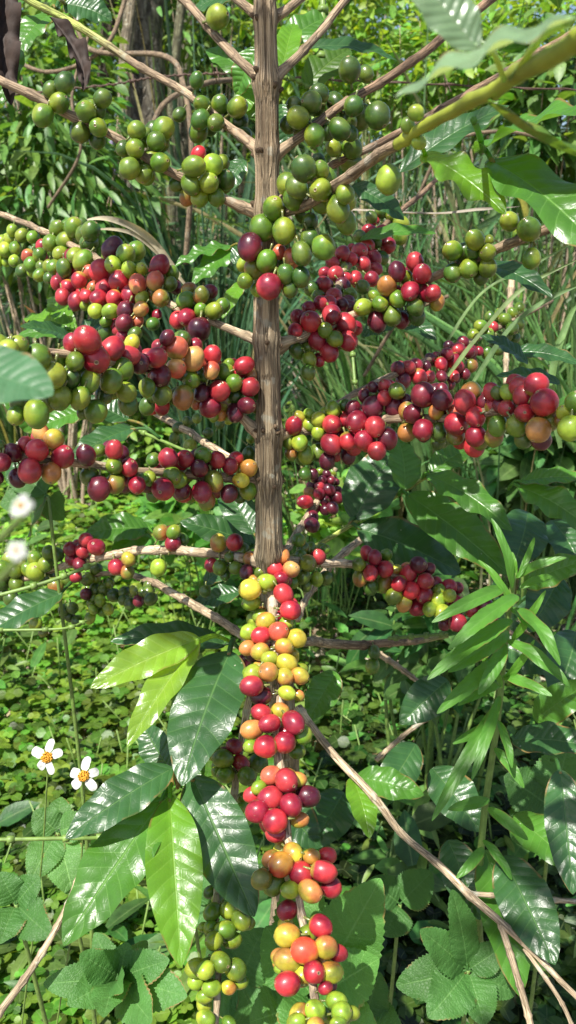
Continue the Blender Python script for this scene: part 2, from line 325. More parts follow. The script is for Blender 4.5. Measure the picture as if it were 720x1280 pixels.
# ------------------------------------------------------------------ COFFEE TREE
TY = .62
tree = empty('coffee_tree', (-.018, TY+.05, 0), label='coffee tree hung with green, orange and crimson cherries, its trunk in the middle', category='coffee tree')
def trunk_d(py): return TY/(FW[1]+UP[1]*(640-py)/F)
def trunk():
    mb = MB(); rows = [(328, -160, 13), (330, -20, 14), (333, 110, 15), (333, 250, 15.5), (334, 400, 16), (335, 600, 17), (337, 700, 17)]
    pts = [P(x, y, trunk_d(y)) for x, y, r in rows]+[np.array([-.012, .66, .78]), np.array([.0, .72, .5]), np.array([-.018, TY+.09, .2]), np.array([-.018, TY+.1, -.03])]
    rad = [r*trunk_d(y)/F for x, y, r in rows]+[.013, .014, .016, .02]
    n = 300; p = catmull(pts, n); r = np.interp(np.linspace(0, len(rad)-1, n), np.arange(len(rad)), rad)
    r = r*.94
    zs = [P(333, y, trunk_d(y))[2] for y in (22, 98, 108, 190, 262, 425, 540, 600, 690)]
    for z in zs: r = r*(1+.16*np.exp(-((p[:, 2]-z)/.006)**2))
    p = p+np.array([[noise.noise(Vector((z*9, 1, 0))), noise.noise(Vector((z*9, 5, 0))), 0] for z in p[:, 2]])*.0022
    r = r*(1+.05*np.array([noise.noise(Vector((z*30, 8, 0))) for z in p[:, 2]]))
    def disp(a, L):
        w = noise.noise(Vector((math.cos(a)*4.5, math.sin(a)*4.5, L*3)))*.09+noise.noise(Vector((math.cos(a)*8, math.sin(a)*8, L*7)))*.12
        return 1+w+.10*noise.noise(Vector((math.cos(a)*1.2, math.sin(a)*1.2, L*22)))
    zt = np.clip((p[:, 2]-.88)/.35, 0, 1)[:, None]; tube(mb, p, r, 56, c=np.array([.84, .85, .78])*(1-zt)+np.array([1.08, 1.02, .92])*zt, disp=disp)
    for z in zs:
        i = int(np.argmin(np.abs(p[:, 2]-z)))
        for q in range(5):
            a = random.uniform(0, 6.3); dr = np.array([math.cos(a), math.sin(a), 0]); b = p[i]+dr*r[i]*.85+np.array([0, 0, random.uniform(-.004, .004)]); tube(mb, [b, b+dr*.002+[0, 0, .001], b+dr*.0036+[0, 0, .0015]], [.0022, .0018, .0009], 8, c=(.7, .6, .5))
    return mb.build('trunk', M['trunk'], tree)
trunk()

# branches: pixel path with distance from the camera, radius in photo pixels at each point; tint from wood to green
WOOD = (.86, .82, .76); PALE = (1.4, 1.4, 1.34); DARKW = (.62, .52, .46); GREENW = (.9, 1.35, .45); YEL = (2.0, 2.1, .28); GREY = (1.1, 1.12, 1.05)
B = {
 'A': ([(10,-22,.62,5),(40,2,.62,5),(95,30,.61,5),(165,75,.60,5.2),(245,125,.585,5.4),(326,190,.572,7)], [GREENW,GREENW,GREENW,WOOD,WOOD,WOOD]),
 'B': ([(-20,88,.56,6),(0,98,.56,6),(60,130,.56,6.5),(130,165,.565,6),(200,207,.57,6),(270,243,.578,6.5),(326,268,.583,7)], [DARKW,WOOD,WOOD,WOOD,WOOD,WOOD,WOOD]),
 'C': ([(336,200,.57,7),(385,165,.565,6.5),(430,130,.57,6),(520,74,.59,6),(625,-10,.62,6)], [WOOD,WOOD,DARKW,DARKW,DARKW]),
 'D': ([(338,266,.575,7),(380,258,.545,7),(425,228,.50,8),(470,197,.46,8),(500,180,.43,8),(530,158,.405,9),(600,120,.32,12),(660,88,.26,15),(740,40,.20,18)], [WOOD]*9),
 'E': ([(336,262,.60,6),(390,222,.62,5),(450,190,.62,5),(540,143,.63,5),(640,85,.64,5),(735,30,.65,5)], [DARKW,DARKW,DARKW,DARKW,DARKW,DARKW]),
 'F': ([(-30,258,.92,4),(0,267,.89,4),(60,292,.80,4.5),(125,325,.71,5),(200,372,.66,5.5),(262,402,.635,5.5),(326,428,.618,6)], [WOOD,WOOD,WOOD,WOOD,GREY,GREY,GREY]),
 'H': ([(-40,425,.42,6),(40,438,.46,6),(120,448,.49,6),(200,462,.57,6),(270,492,.61,6),(326,545,.632,7)], [WOOD]*5+[GREY]),
 'I': ([(-25,568,.535,6),(30,570,.545,6),(100,579,.565,6),(160,587,.59,6),(230,592,.62,6),(330,603,.648,7)], [WOOD]*6),
 'J': ([(-20,740,.90,4),(66,711,.85,5),(120,698,.82,6),(180,688,.77,6.5),(250,690,.72,6.5),(328,702,.668,7)], [DARKW,PALE,PALE,PALE,GREY,GREY]),
 'K': ([(90,722,.93,3),(150,716,.90,4),(190,727,.86,5),(228,748,.80,6),(275,775,.74,6),(330,812,.69,6.5)], [DARKW,GREY,WOOD,GREY,GREY,GREY]),
 'L': ([(188,512,.86,4.5),(215,528,.82,5),(250,549,.76,5),(285,570,.71,5),(330,598,.65,6)], [PALE,PALE,PALE,PALE,GREY]),
 'N': ([(340,432,.615,7),(385,417,.63,6),(412,385,.655,6),(430,340,.74,5),(455,308,.80,4.5),(480,282,.85,4),(520,248,.9,3.5),(560,210,.95,3)], [GREY,GREY,WOOD,WOOD,DARKW,DARKW,DARKW,DARKW]),
 'O': ([(340,440,.63,6),(430,400,.64,5.5),(490,372,.63,5),(545,345,.62,6),(610,316,.60,7),(660,296,.575,7),(700,280,.56,6)], [GREY,WOOD,WOOD,WOOD,WOOD,WOOD,DARKW]),
 'Q': ([(340,560,.66,5),(430,500,.74,4.5),(500,465,.82,4.5),(560,440,.88,4),(620,412,.95,3.5),(690,375,1.0,3)], [WOOD]*6),
 'R': ([(340,545,.632,7),(400,535,.65,6),(470,525,.63,6),(560,522,.58,6.5),(640,512,.515,7),(700,520,.48,6),(760,530,.46,5)], [GREY]+[WOOD]*6),
 'S': ([(345,706,.68,6),(372,665,.86,5),(395,630,.92,5),(412,600,.95,4),(420,585,.95,3)], [GREY]*5),
 'T': ([(342,698,.668,7),(400,705,.72,6),(445,706,.76,6),(500,722,.77,5),(560,752,.775,4.5),(640,792,.78,4)], [GREY,PALE,PALE,WOOD,WOOD,WOOD]),
 'U': ([(340,702,.668,7),(340,748,.652,8),(345,800,.64,6.5),(351,860,.615,6),(347,902,.60,5.5),(349,955,.585,5.5),(358,1000,.57,5.5),(361,1050,.555,5.5),(372,1100,.54,5.5),(378,1142,.53,5.5),(384,1185,.515,5.5),(392,1240,.495,6),(402,1300,.475,6)], [WOOD]+[PALE]*12),
 'V': ([(336,790,.69,5),(318,850,.69,5),(306,900,.685,5),(297,955,.68,5),(290,1005,.67,5),(276,1070,.64,4.5),(270,1130,.60,4.5),(273,1190,.575,4.5),(272,1250,.56,4.5),(268,1300,.55,4.5)], [GREY]*10),
 'W': ([(372,885,.70,6),(400,922,.68,6),(470,1000,.64,7),(500,1040,.625,6),(545,1080,.61,6),(585,1117,.595,7),(625,1152,.58,6),(680,1205,.57,5),(740,1265,.56,4.5)], [PALE,PALE,GREY,GREY,GREY,GREY,GREY,GREY,GREY]),
 'X': ([(345,800,.70,6),(400,803,.86,6.5),(455,806,.90,6.5),(520,800,.92,5),(560,795,.93,3)], [GREY,GREY,DARKW,WOOD,GREENW]),
 'Y': ([(350,700,.69,4),(385,688,.82,3.5),(440,655,.86,3.2),(500,618,.86,3),(540,592,.84,2.5)], [GREENW]*5),
 'a': ([(336,112,.556,8),(300,75,.56,6.5),(262,35,.57,6),(222,-8,.58,6)], [WOOD]*4),
 'b': ([(333,28,.545,7),(305,5,.55,6),(270,-18,.56,5.5)], [WOOD]*3),
 'c': ([(333,26,.545,7),(360,12,.55,6),(392,-18,.56,5.5)], [WOOD]*3),
 'd': ([(338,102,.55,7),(372,72,.56,6),(405,35,.575,5.5),(440,-12,.59,5)], [WOOD]*4),
}
BL = {'U': 'pale branch drooping forward with yellow, orange and red cherries', 'W': 'long bare grey branch without cherries', 'D': 'branch tip turning yellow green close to the camera', 'X': 'broken leafless grey branch', 'J': 'pale weathered branch with sparse cherries', 'Y': 'thin green branch carrying large dark leaves'}
BR = {}; BPTS = {}
for k, (rows, tint) in B.items():
    pts = [P(x, y, d) for x, y, d, r in rows]; rad = [r*d/F for x, y, d, r in rows]
    ln = sum(np.linalg.norm(np.array(pts[i+1])-pts[i]) for i in range(len(pts)-1)); n = max(24, int(ln/.004))
    p = catmull(pts, n); s = np.linspace(0, len(rad)-1, n); r = np.interp(s, np.arange(len(rad)), rad)
    tc = np.array([[np.interp(q, np.arange(len(tint)), [t[i] for t in tint]) for i in range(3)] for q in s])
    cum = np.concatenate([[0], np.cumsum(np.linalg.norm(np.diff(p, axis=0), axis=1))])
    node = np.exp(-(((cum+.01) % .033-.016)/.0022)**2); r = r*(1+.22*node)
    tc = tc*(1-.25*node[:, None])
    wob = np.array([[noise.noise(Vector((c_*25, i*7.3, ord(k)))) for i in range(3)] for c_ in cum])*.0016; edge = np.minimum(1, np.minimum(np.arange(n), n-1-np.arange(n))/6)[:, None]
    p = p+wob*edge
    r = r*.88
    if k == 'W': r = r*.85
    if k == 'D': r = r*np.where(s > 4.5, .86, 1.)
    e0 = 0 if abs(p[0][0]) < abs(p[-1][0]) else -1
    if k not in 'XS': r = r*(1+.42*np.exp(-(np.linalg.norm(p-p[e0], axis=1)/.013)**2))
    mb = MB(); tube(mb, p, r, 12, c=tc, disp=lambda a, L: 1+.10*noise.noise(Vector((math.cos(a)*2, math.sin(a)*2, L*30))))
    if k == 'W':
        for q, rr in (([(585,1117,.595),(640,1121,.60),(735,1128,.60)], 3.2), ([(625,1152,.58),(640,1200,.575),(655,1250,.57),(668,1300,.565)], 4.2), ([(382,902,.69),(345,905,.70)], 4), ([(655,1185,.575),(700,1250,.56),(722,1300,.55)], 2.6)):
            pp = catmull([P(*a) for a in q], 40); nd = np.exp(-(((np.linspace(0, .12, 40)+.01) % .03-.015)/.002)**2)
            tube(mb, pp, rr*.58/F*(1+.3*nd), 8, c=GREY)
    if k == 'D':
        cut = int(n*.50); mb = MB(); tube(mb, p[:cut], r[:cut], 12, c=tc[:cut]); m2 = MB(); tube(m2, p[cut-2:], r[cut-2:]*1.02, 16)
    o = mb.build('branch', M['branch'], tree, origin=tuple(p[0]))
    if k == 'D': tg_ = m2.build('green_tip', M['tip'], o, origin=tuple(p[cut])); tg_['label'] = 'smooth yellow green end of the branch'
    if k in BL: o['label'] = BL[k]
    BR[k] = o; BPTS[k] = p

# ---- cherries: crop origin, scale; x, y, half size (in crop pixels), colour letter, layer (0 front, 2 back)
CH = [
('B',0,70,4,"322,135,48,G0 252,170,38,G1 297,235,48,g0 215,297,50,g0 430,278,48,g0 490,275,38,G1 513,213,42,G0 492,358,46,g0 400,382,46,G1 488,420,40,G2 683,372,42,g0 675,463,44,g0 618,462,36,G1 647,562,50,g0 720,590,44,g1"),
('a',180,0,4,"368,86,56,g0"),
('A',180,70,4,"263,122,36,G0 177,293,33,G0 292,245,44,g0 378,243,42,g1 466,257,48,g0 282,318,46,G0 360,334,42,G0 272,382,46,g2 475,330,46,G2 498,398,40,G2"),
('B',180,70,4,"98,362,52,g1 60,428,44,g0 5,390,30,G2 80,533,46,g0 15,600,40,g2 272,495,38,r2 248,552,52,g0 345,545,48,y0 390,535,36,g2 325,635,46,y0 232,642,48,g0 410,620,46,G1 168,640,38,G2 280,705,46,y1 362,705,42,g1 215,705,40,b2"),
('C',360,70,4,"308,70,54,G0 388,90,38,G1 155,190,46,G1 117,232,50,G0 35,250,40,G1 50,308,52,g0 235,232,46,G2 328,250,46,G0 448,298,62,G0 132,396,50,g0 258,365,52,G0 310,385,38,G2 195,385,35,G2 0,345,40,G2"),
('E',360,70,4,"228,458,40,g0 320,460,50,g1 315,535,54,g1 150,525,34,G2"),
('D',360,70,4,"503,618,62,y0 640,285,38,y1 600,350,36,g1 655,432,34,y1 80,565,60,G0 165,570,42,g2 -5,640,50,g0 165,670,56,g0 195,612,48,g2 285,690,45,g1 30,715,52,g0"),
('D',360,250,4,"165,15,50,g1 250,45,60,g0 290,110,52,g1 178,235,58,g0 68,268,52,G0 65,385,45,G1 -5,370,40,G1 12,445,38,G1 20,290,44,s2 110,110,40,G2 100,200,34,s2"),
('D',180,250,4,"650,45,58,g0 592,138,62,g0 700,155,58,g0 530,235,62,D0 613,305,50,g0 545,345,45,b1 500,320,35,y2 505,405,36,y1 625,432,60,R0 565,448,32,y2 710,370,45,G1 620,200,40,o2 675,260,35,s2"),
('F',0,250,4,"62,152,28,y0 113,178,34,g0 55,195,32,y0 165,185,30,g1 25,250,36,y0 77,240,32,g0 72,305,30,y0 32,310,22,y1 140,280,32,s1 197,275,32,g0 213,230,32,r1 158,323,36,g0 243,335,32,g0 200,375,32,g1 110,355,32,G1 248,390,30,G1 160,360,25,y2 287,148,42,g0 370,138,46,g0 410,118,28,G2 328,205,44,g0 453,155,46,G0 445,215,42,G1 253,215,40,g0 305,270,38,g0 378,280,42,g0 320,340,40,G0 262,265,25,G2 -15,300,34,y0 10,205,28,y1"),
('F',0,250,4,"563,245,54,D1 628,278,50,g1 680,255,45,g2 565,325,44,y0 538,290,30,g2 648,350,40,y0 505,355,55,r0 595,405,50,r0 390,340,38,R1 435,320,30,s2 445,360,34,s1 395,400,38,r0 330,380,45,R1 287,412,34,R0 340,435,36,r0 313,483,38,R0 382,505,42,R1 433,480,32,r0 465,435,28,s1 522,440,44,R1 495,490,42,r0 570,490,38,r1 425,528,24,y1 478,555,36,y0 552,555,38,y0 530,605,30,g2 590,465,35,b2 650,470,45,R1 688,420,48,s0 710,345,34,y0 632,555,46,D0 622,615,42,D0 582,625,30,R2 675,670,34,G0 705,545,36,s0 673,520,30,R2 710,490,34,y0 690,605,30,s1 612,685,34,R1 530,660,40,G2"),
('F',180,250,4,"78,328,48,R0 57,405,44,s0 130,420,34,G1 140,365,34,g2 85,490,42,b0 45,620,32,G1 65,575,25,R2 210,505,44,g0 225,450,36,b1 285,475,40,b0 328,460,36,D1 283,550,32,g0 350,555,44,g0 392,530,36,g1 215,585,44,R0 172,600,42,r1 275,648,56,D0"),
('H',180,400,4,"163,140,54,s0 247,195,56,s0 342,175,44,r0 62,188,50,R0 160,243,48,s0 82,278,54,D0 5,235,35,D1 115,88,36,D1 195,90,30,G1 255,130,36,R2 75,135,36,R2 338,252,40,s0 500,227,44,r0 425,222,28,y2 545,275,42,s1 470,262,36,r1 405,258,40,g1 300,272,36,G1 237,300,44,g0 448,315,42,g0 530,335,46,R0 378,355,52,R0 290,365,42,D1 195,388,54,b0 90,375,48,g0 15,338,42,g0 15,430,40,G1 88,430,42,r2 460,380,36,G1 405,410,36,b1 330,435,50,R0 512,428,44,D0 455,465,44,D0 385,470,34,o2 585,378,34,G1 565,440,30,b2 262,415,30,s2 425,500,22,y2 350,488,22,y2"),
('H',0,400,4,"435,100,66,r0 360,118,45,R1 478,196,66,r0 562,145,58,r1 660,115,38,Y1 672,155,40,R1 690,215,54,D0 190,185,62,g0 90,130,50,g1 40,150,50,y0 262,275,64,y0 290,195,45,g2 375,208,46,g0 355,290,48,G1 448,305,52,g0 558,305,56,g0 610,245,56,g1 630,360,50,g0 520,370,45,G1 400,390,52,g0 300,390,56,g1 205,335,38,y1 478,455,56,g0 182,470,64,g0 80,478,44,g1 640,420,50,G1 415,465,30,G2 -20,120,50,y1 -10,230,50,g1 100,410,50,G2 20,330,50,g1"),
('I',0,520,4,"205,85,44,s1 268,118,48,o0 128,140,36,r1 185,172,54,r0 65,185,46,D1 8,232,44,R0 148,275,58,R0 90,310,44,D1 315,205,56,R0 257,285,50,o0 430,197,50,D0 497,172,30,G1 570,170,46,R0 612,185,34,D2 570,252,42,g0 645,258,44,R0 448,300,44,G1 495,362,56,D0 575,340,46,b0 625,345,38,D2 685,345,42,R0 715,315,30,g0 0,150,28,G1 -12,310,30,D1"),
('I',180,520,4,"122,212,48,R0 205,215,44,R0 295,195,42,g0 275,262,44,D0 368,220,40,R0 430,250,40,R0 460,215,36,r1 523,262,42,Y0 485,322,40,Y0 140,300,46,g0 175,320,40,g1 95,365,56,R0 190,375,40,D1 28,312,34,g0 290,380,50,R0 350,325,48,b1 425,388,42,D0 315,425,42,b1 520,370,44,g1 230,400,34,g2 330,255,36,R2 480,405,30,G2 45,220,34,G2 220,300,30,b2 45,395,34,g2 525,190,34,G2"),
('L',180,400,4,"215,507,24,G1 265,492,24,g0 175,540,30,G1 320,565,24,G1 230,630,34,g0 535,595,22,g0 530,655,28,G1 150,590,24,G1 380,520,24,G2"),
('N',360,250,4,"418,85,28,G0 465,60,30,G1 518,75,30,g0 567,118,38,g0 562,185,36,g0 408,158,36,R0 473,158,32,R0 358,182,32,G1 443,212,26,G0 500,228,38,R0 272,268,38,r0 318,238,20,r2 357,258,40,r1 312,295,34,r0 375,320,36,R0 430,295,38,r0 438,345,32,R2 225,315,32,R1 405,250,24,r2 335,390,34,r0 418,395,36,R0 470,290,32,G2 275,340,28,b1 238,370,38,R0 185,365,30,R1 178,420,36,R0 275,425,36,D1 290,390,28,r1 372,435,36,G1 312,472,32,g0 228,480,42,R0 265,520,36,D1 308,535,32,D2 163,520,36,R0 105,540,32,R2 50,585,36,R2 217,575,48,R0 112,608,50,r0 290,620,50,R0 335,640,36,R2 185,650,36,g0 235,695,38,g0 35,655,36,r1 118,445,36,G1 150,480,30,G2 145,700,46,R1"),
('N',360,400,4,"205,160,46,R1 300,105,48,R0 105,198,36,g1 155,208,26,R2 100,262,36,G1 45,155,38,G2 95,140,30,G2"),
('O',360,250,4,"545,358,44,D0 635,312,44,R0 670,370,46,R0 610,455,48,R0 700,465,44,R0 495,430,48,o0 590,388,34,g1 375,537,46,y0 460,520,38,g0 432,480,28,g2 548,495,40,g0 520,580,46,G1 445,608,48,D1 565,600,40,D2 635,535,42,G0 645,585,40,G1"),
('O',540,250,4,"5,465,38,R0 25,510,38,o1 102,253,48,g0 215,200,48,g0 285,200,26,g2 203,262,36,G0 278,262,40,g0 185,343,46,g0 103,365,44,G0 278,337,44,g0 245,385,36,G1 388,107,46,g0 485,148,56,g0 497,293,46,g0 150,310,34,G2"),
('Q',540,250,4,"245,632,32,g0 283,668,28,g0 208,678,30,g1 305,635,26,R1 335,572,24,g1 290,585,26,G1 365,597,30,g0 405,565,26,g1 437,535,26,g1 400,643,32,G0 435,620,26,G1 375,680,28,G1 330,705,28,G2 415,690,26,G1"),
('Q',540,400,4,"155,110,28,D1 82,130,26,D1 130,145,34,R0 75,170,30,R0 195,160,32,D1 235,155,22,R1 108,203,36,r0 45,220,32,r0 15,185,24,R1 195,228,32,b1 130,235,30,R1 110,280,28,R0 48,283,28,D0 165,270,26,D1 325,110,28,G1 275,165,28,G1 330,150,26,G1 90,320,26,D2 60,330,24,G2"),
('Q',360,400,4,"548,243,34,D1 600,240,38,R0 640,225,34,R0 690,230,26,D1 655,287,40,r0 708,285,30,R0 575,305,38,D1 710,190,24,D1"),
('R',360,400,4,"30,530,44,r0 55,487,32,Y1 105,470,28,y1 183,465,28,y1 225,447,38,y0 152,497,36,y0 105,525,32,y0 150,563,34,y0 58,612,40,y0 5,605,36,g1 90,675,42,g1 150,660,42,G1 15,670,30,b2 283,425,28,G1 220,522,46,R0 215,620,52,R0 288,502,34,r1 300,605,42,r0 325,445,40,D1 345,508,52,R0 340,562,36,r2 435,532,50,R0 377,600,46,R0 425,435,52,D0 445,655,44,R0 497,595,50,D1 300,680,38,D1 195,705,40,D1 482,390,36,R0 425,335,26,D1 485,330,34,R1 385,380,34,D1 430,375,26,G1 545,355,40,g0 535,440,50,D1 590,400,30,D2 675,375,58,D0 595,455,42,b1 627,468,48,D0 595,562,44,b1 675,548,50,R0 85,770,32,G1 125,770,26,D1"),
('R',540,400,4,"22,460,38,o1 50,400,50,D0 48,355,34,D1 165,412,56,R0 195,360,48,b1 120,520,56,r0 218,485,50,r0 118,580,44,b1 30,560,42,G1 217,580,48,r0 212,630,50,r1 30,610,36,G2 310,585,46,b1 265,410,36,D1 298,360,42,R1 318,430,48,r1 378,363,38,y0 415,315,42,R1 372,442,44,R0 458,378,50,R0 522,325,56,r0 562,412,64,r0 560,460,40,R1 463,465,50,r0 328,530,48,g0 423,530,50,g0 532,548,60,o0 458,595,44,G1 545,600,48,D2 590,505,46,b1 110,460,36,s2 718,410,50,g0 662,465,40,y0 690,540,58,y0"),
('S',360,520,4,"160,278,20,g1 225,285,18,g1 195,290,20,D0 172,320,22,D0 215,322,22,D0 135,315,20,D1 158,355,26,R0 205,370,30,D0 155,390,28,R0 110,385,30,b1 112,350,20,D1 248,408,28,D0 250,370,20,D1 85,430,38,r0 185,470,26,D1 222,460,30,D0 120,505,32,D1 118,545,38,D0 240,330,18,D1 185,425,26,D1 215,420,24,D2"),
('T',280,670,4,"373,22,32,g1 470,105,38,R0 430,60,28,g2 505,70,26,g1 418,135,42,b0 382,100,32,g1 395,205,36,g1 462,215,34,y0 510,210,34,G1 345,232,28,g2 410,250,28,G2"),
('U',280,670,4,"205,105,34,D0 282,98,44,o0 252,163,42,r0 335,167,44,s0 283,215,36,r1 298,290,48,r0 332,370,48,r0 275,400,26,r1 278,250,30,R2 216,233,46,y0 130,268,52,Y0 135,335,42,y1 150,230,36,o2 185,180,30,g1 208,425,44,Y0 128,480,42,y0 187,497,46,r0 272,478,48,s0 310,437,34,y1 362,513,46,Y0 118,560,38,o0 182,578,44,o0 300,555,44,o0 228,613,38,y0 313,635,48,Y0 222,680,46,o0 145,690,46,y0 303,705,42,o0 378,700,44,o0 345,590,28,Y2 180,400,34,y2 250,560,34,R2 385,670,34,g2"),
('J',280,670,4,"133,113,38,b1 112,180,36,D0 58,158,32,g1 28,105,26,g0 100,630,40,D2"),
('J',180,640,4,"85,103,38,b0 148,100,34,g0 145,158,38,R0 195,135,28,G2 72,277,40,y0 373,155,42,o0 453,152,40,r0 490,195,36,g2 338,265,34,R1 378,278,34,g0 405,315,26,G1 305,395,28,G1"),
('T',440,660,3.6,"68,115,32,R1 102,133,32,R0 152,122,28,g1 30,165,30,g0 148,185,36,r0 82,203,36,R0 38,222,36,b1 85,265,34,G1 145,253,36,b1 187,308,36,g0 200,187,26,Y1 298,165,38,D0 253,208,40,r0 243,175,22,s2 212,250,34,r0 330,240,36,R0 265,280,38,r0 325,303,38,r0 375,250,30,R2 345,185,28,D2 235,342,34,o0 292,358,34,R1 392,282,28,y1 387,325,34,y0 438,305,30,y0 435,265,34,R1 472,270,28,D2 348,365,32,y0 405,380,36,y0 470,340,36,r1 475,425,38,R0 548,372,34,R1 600,350,34,D1 628,390,32,R1 575,415,32,Y0 635,470,34,R1 640,360,24,D2 420,430,30,D2 540,330,26,D2"),
('X',440,660,3.6,"100,560,28,G0 92,622,32,g0"),
('U',250,840,4,"258,70,52,R0 305,120,48,D1 435,105,40,y0 490,115,30,o2 255,5,38,y1 308,205,46,r0 400,198,44,o1 347,258,48,R0 260,288,50,o0 467,252,56,R0 328,372,54,r0 423,352,52,r0 252,372,34,y0 510,315,46,g1 485,395,38,g2"),
('V',250,840,4,"195,85,34,D1 172,372,38,R0 203,455,42,R0 115,432,48,g0 80,410,36,g1 128,515,42,g0 235,520,44,g0 290,455,46,G2 90,500,30,g2"),
('U',280,940,4,"237,118,48,s1 312,142,56,R0 370,138,38,o1 175,177,36,y0 233,232,60,R0 140,215,40,r1 335,265,54,R0 418,222,54,D1 165,297,54,R0 255,345,58,r0 260,410,44,R1 378,340,40,o1 345,505,50,Y0 438,522,40,Y0 515,520,42,r1 285,562,58,t0 385,608,58,r0 497,597,58,r0 235,535,42,b1 188,637,48,b0 250,665,50,g0 535,675,50,r1 330,690,44,y0 430,695,56,o0"),
('V',280,940,4,"85,280,28,g1 100,235,36,g2"),
('U',300,1100,4,"238,150,48,R1 237,277,58,Y0 402,230,54,r0 338,268,42,g1 325,353,62,t0 430,335,54,o0 488,365,44,r1 235,400,58,o0 190,375,32,o1 370,460,52,r0 455,463,52,Y0 315,480,46,Y1 238,518,60,r0 427,540,32,R1 205,440,30,y2 375,652,48,y0 300,665,46,o1 283,712,44,y1 482,605,46,y1 507,660,46,y0 560,665,36,g1 378,728,40,o0 490,718,36,y0"),
('V',200,1100,4,"262,160,42,g0 340,155,40,g0 405,200,48,g0 440,215,32,g1 252,235,32,g0 325,250,46,g0 270,305,42,g0 360,300,42,g1 215,235,24,g2 302,410,50,g0 378,447,50,g0 180,440,46,y0 228,450,42,y0 180,508,38,y1 258,540,42,y0 225,580,38,y1 343,538,34,Y0 403,510,36,g1 230,695,44,y0 345,715,34,g0 290,95,32,g2 250,60,30,G2"),
('J',0,640,4,"15,285,42,g0 75,300,32,g0 55,240,38,g1 110,265,30,g1 82,362,36,g0 8,355,36,G0 178,300,48,y0 140,290,34,g1 175,235,36,g0 228,262,36,g0 242,203,32,g0 287,212,32,G1 235,325,40,G1 278,367,38,b0 335,335,32,G1 55,430,36,G1 10,410,28,G2 430,140,34,R0 482,175,42,R0 412,195,34,R0 353,185,34,R0 358,240,32,R0 397,262,34,D0 378,322,30,R0 580,275,38,R0 642,235,34,o0 638,300,34,b1"),
('K',0,640,4,"435,335,32,g0 480,285,30,G1 478,330,26,g1 430,410,28,D0 475,390,30,G1 518,388,30,G1 550,355,24,g1 500,443,30,y0 465,487,26,y0 455,460,22,g1 450,530,28,y0 470,430,18,g1 540,485,28,y0 510,500,22,g1 568,415,32,G1 620,400,26,G1 615,440,24,G1 683,388,32,g0 650,460,30,G1 692,445,28,D0 715,400,24,G0 362,480,28,G1 320,490,28,G1 385,545,28,G1 345,520,26,G2 178,558,32,y0 215,600,24,b1"),
('K',180,640,4,"20,400,28,G1 35,435,32,G1 25,365,28,G1"),
]
CC = {'g': ((.092,.170,.014),(.20,.25,.02)), 'G': ((.044,.098,.012),(.10,.15,.018)), 'y': ((.28,.37,.03),(.15,.25,.02)), 'Y': ((.46,.42,.04),(.42,.19,.035)),
      'o': ((.42,.17,.045),(.36,.31,.035)), 's': ((.48,.09,.05),(.46,.26,.08)), 'r': ((.42,.026,.034),(.20,.008,.022)), 't': ((.48,.055,.025),(.46,.22,.03)), 'R': ((.21,.011,.026),(.38,.032,.038)),
      'D': ((.070,.007,.018),(.15,.013,.024)), 'b': ((.14,.17,.02),(.30,.12,.03))}
CN = {'g': 'green cherry', 'G': 'dark green cherry', 'y': 'yellow green cherry', 'Y': 'yellow cherry', 'o': 'orange cherry', 's': 'salmon red cherry', 'r': 'bright red cherry', 't': 'orange red cherry', 'R': 'crimson cherry', 'D': 'dark maroon cherry', 'b': 'olive cherry turning colour'}
rows = []
for key, ox, oy, sc, txt in CH:
    pb = BPTS[key]; rel = pb-CAM; dd = rel@FW; bx = 360+rel@RT/dd*F; by = 640-rel@UP/dd*F
    for tok in txt.split():
        x, y, r, c = tok.split(','); X = ox+float(x)/sc; Y = oy+float(y)/sc; R_ = float(r)/sc*1.11
        q = (bx-X)**2+(by-Y)**2; i = int(np.argmin(q)); d = dd[i]; rm = R_*d/F; lat = math.sqrt(q[i])*d/F
        lay = int(c[1]); off = {0: -1.25, 1: .0, 2: 1.25}[lay]*rm+random.uniform(-.25, .25)*rm
        rows.append([key, X, Y, R_, c[0], lay, d+off, i])
n0 = len(rows); rnd = random.Random(5)
for i in range(n0):
    k, X, Y, R_, c, lay, d, ib = rows[i]
    near = [r for r in rows[:n0] if r[0] == k and r is not rows[i] and math.hypot(r[1]-X, r[2]-Y) < 2.5*R_ and abs(r[6]-d) < 4*R_*d/F]
    if len(near) < 2 or rnd.random() > .72: continue
    a_ = rnd.choice(near); b_ = rnd.choice(near); mx_, my_ = (X+a_[1]+b_[1])/3+rnd.uniform(-2, 2), (Y+a_[2]+b_[2])/3+rnd.uniform(-2, 2)
    rows.append([k, mx_, my_, R_*.88, rnd.choice([c, a_[4], b_[4], 'G' if c in 'gGyY' else 'D']), 2, d+2.7*R_*d/F, ib])
D = np.array([r[6] for r in rows]); XY = np.array([[r[1], r[2]] for r in rows]); RP = np.array([r[3] for r in rows]); KEY = np.array([ord(r[0]) for r in rows])
ray = FW[None]+RT[None]*((XY[:, 0]-360)/F)[:, None]+UP[None]*((640-XY[:, 1])/F)[:, None]
base = D.copy()
for it in range(90):
    pos = CAM+ray*D[:, None]; rad = RP*D/F
    df = pos[:, None]-pos[None]; dist = np.linalg.norm(df, axis=2)+1e-9; need = .82*(rad[:, None]+rad[None]); pen = need-dist; np.fill_diagonal(pen, -1)
    ii, jj = np.where(pen > 0)
    if len(ii) == 0: break
    mv = np.zeros(len(D)); sgn = np.where(D[ii] < D[jj], -1, np.where(D[ii] > D[jj], 1, np.where(ii < jj, -1, 1)))
    np.add.at(mv, ii, sgn*pen[ii, jj]*.45); D = D+np.clip(mv, -.003, .003)*.8; 
    D = D-(D-base)*.01
pos = CAM+ray*D[:, None]; rad = RP*D/F
PHI = np.array([.002, .05, .085, .12, .155, .20, .30, .5, .75, 1.0, 1.28, 1.57, 1.86, 2.15, 2.45, 2.72, 2.95, 3.05])
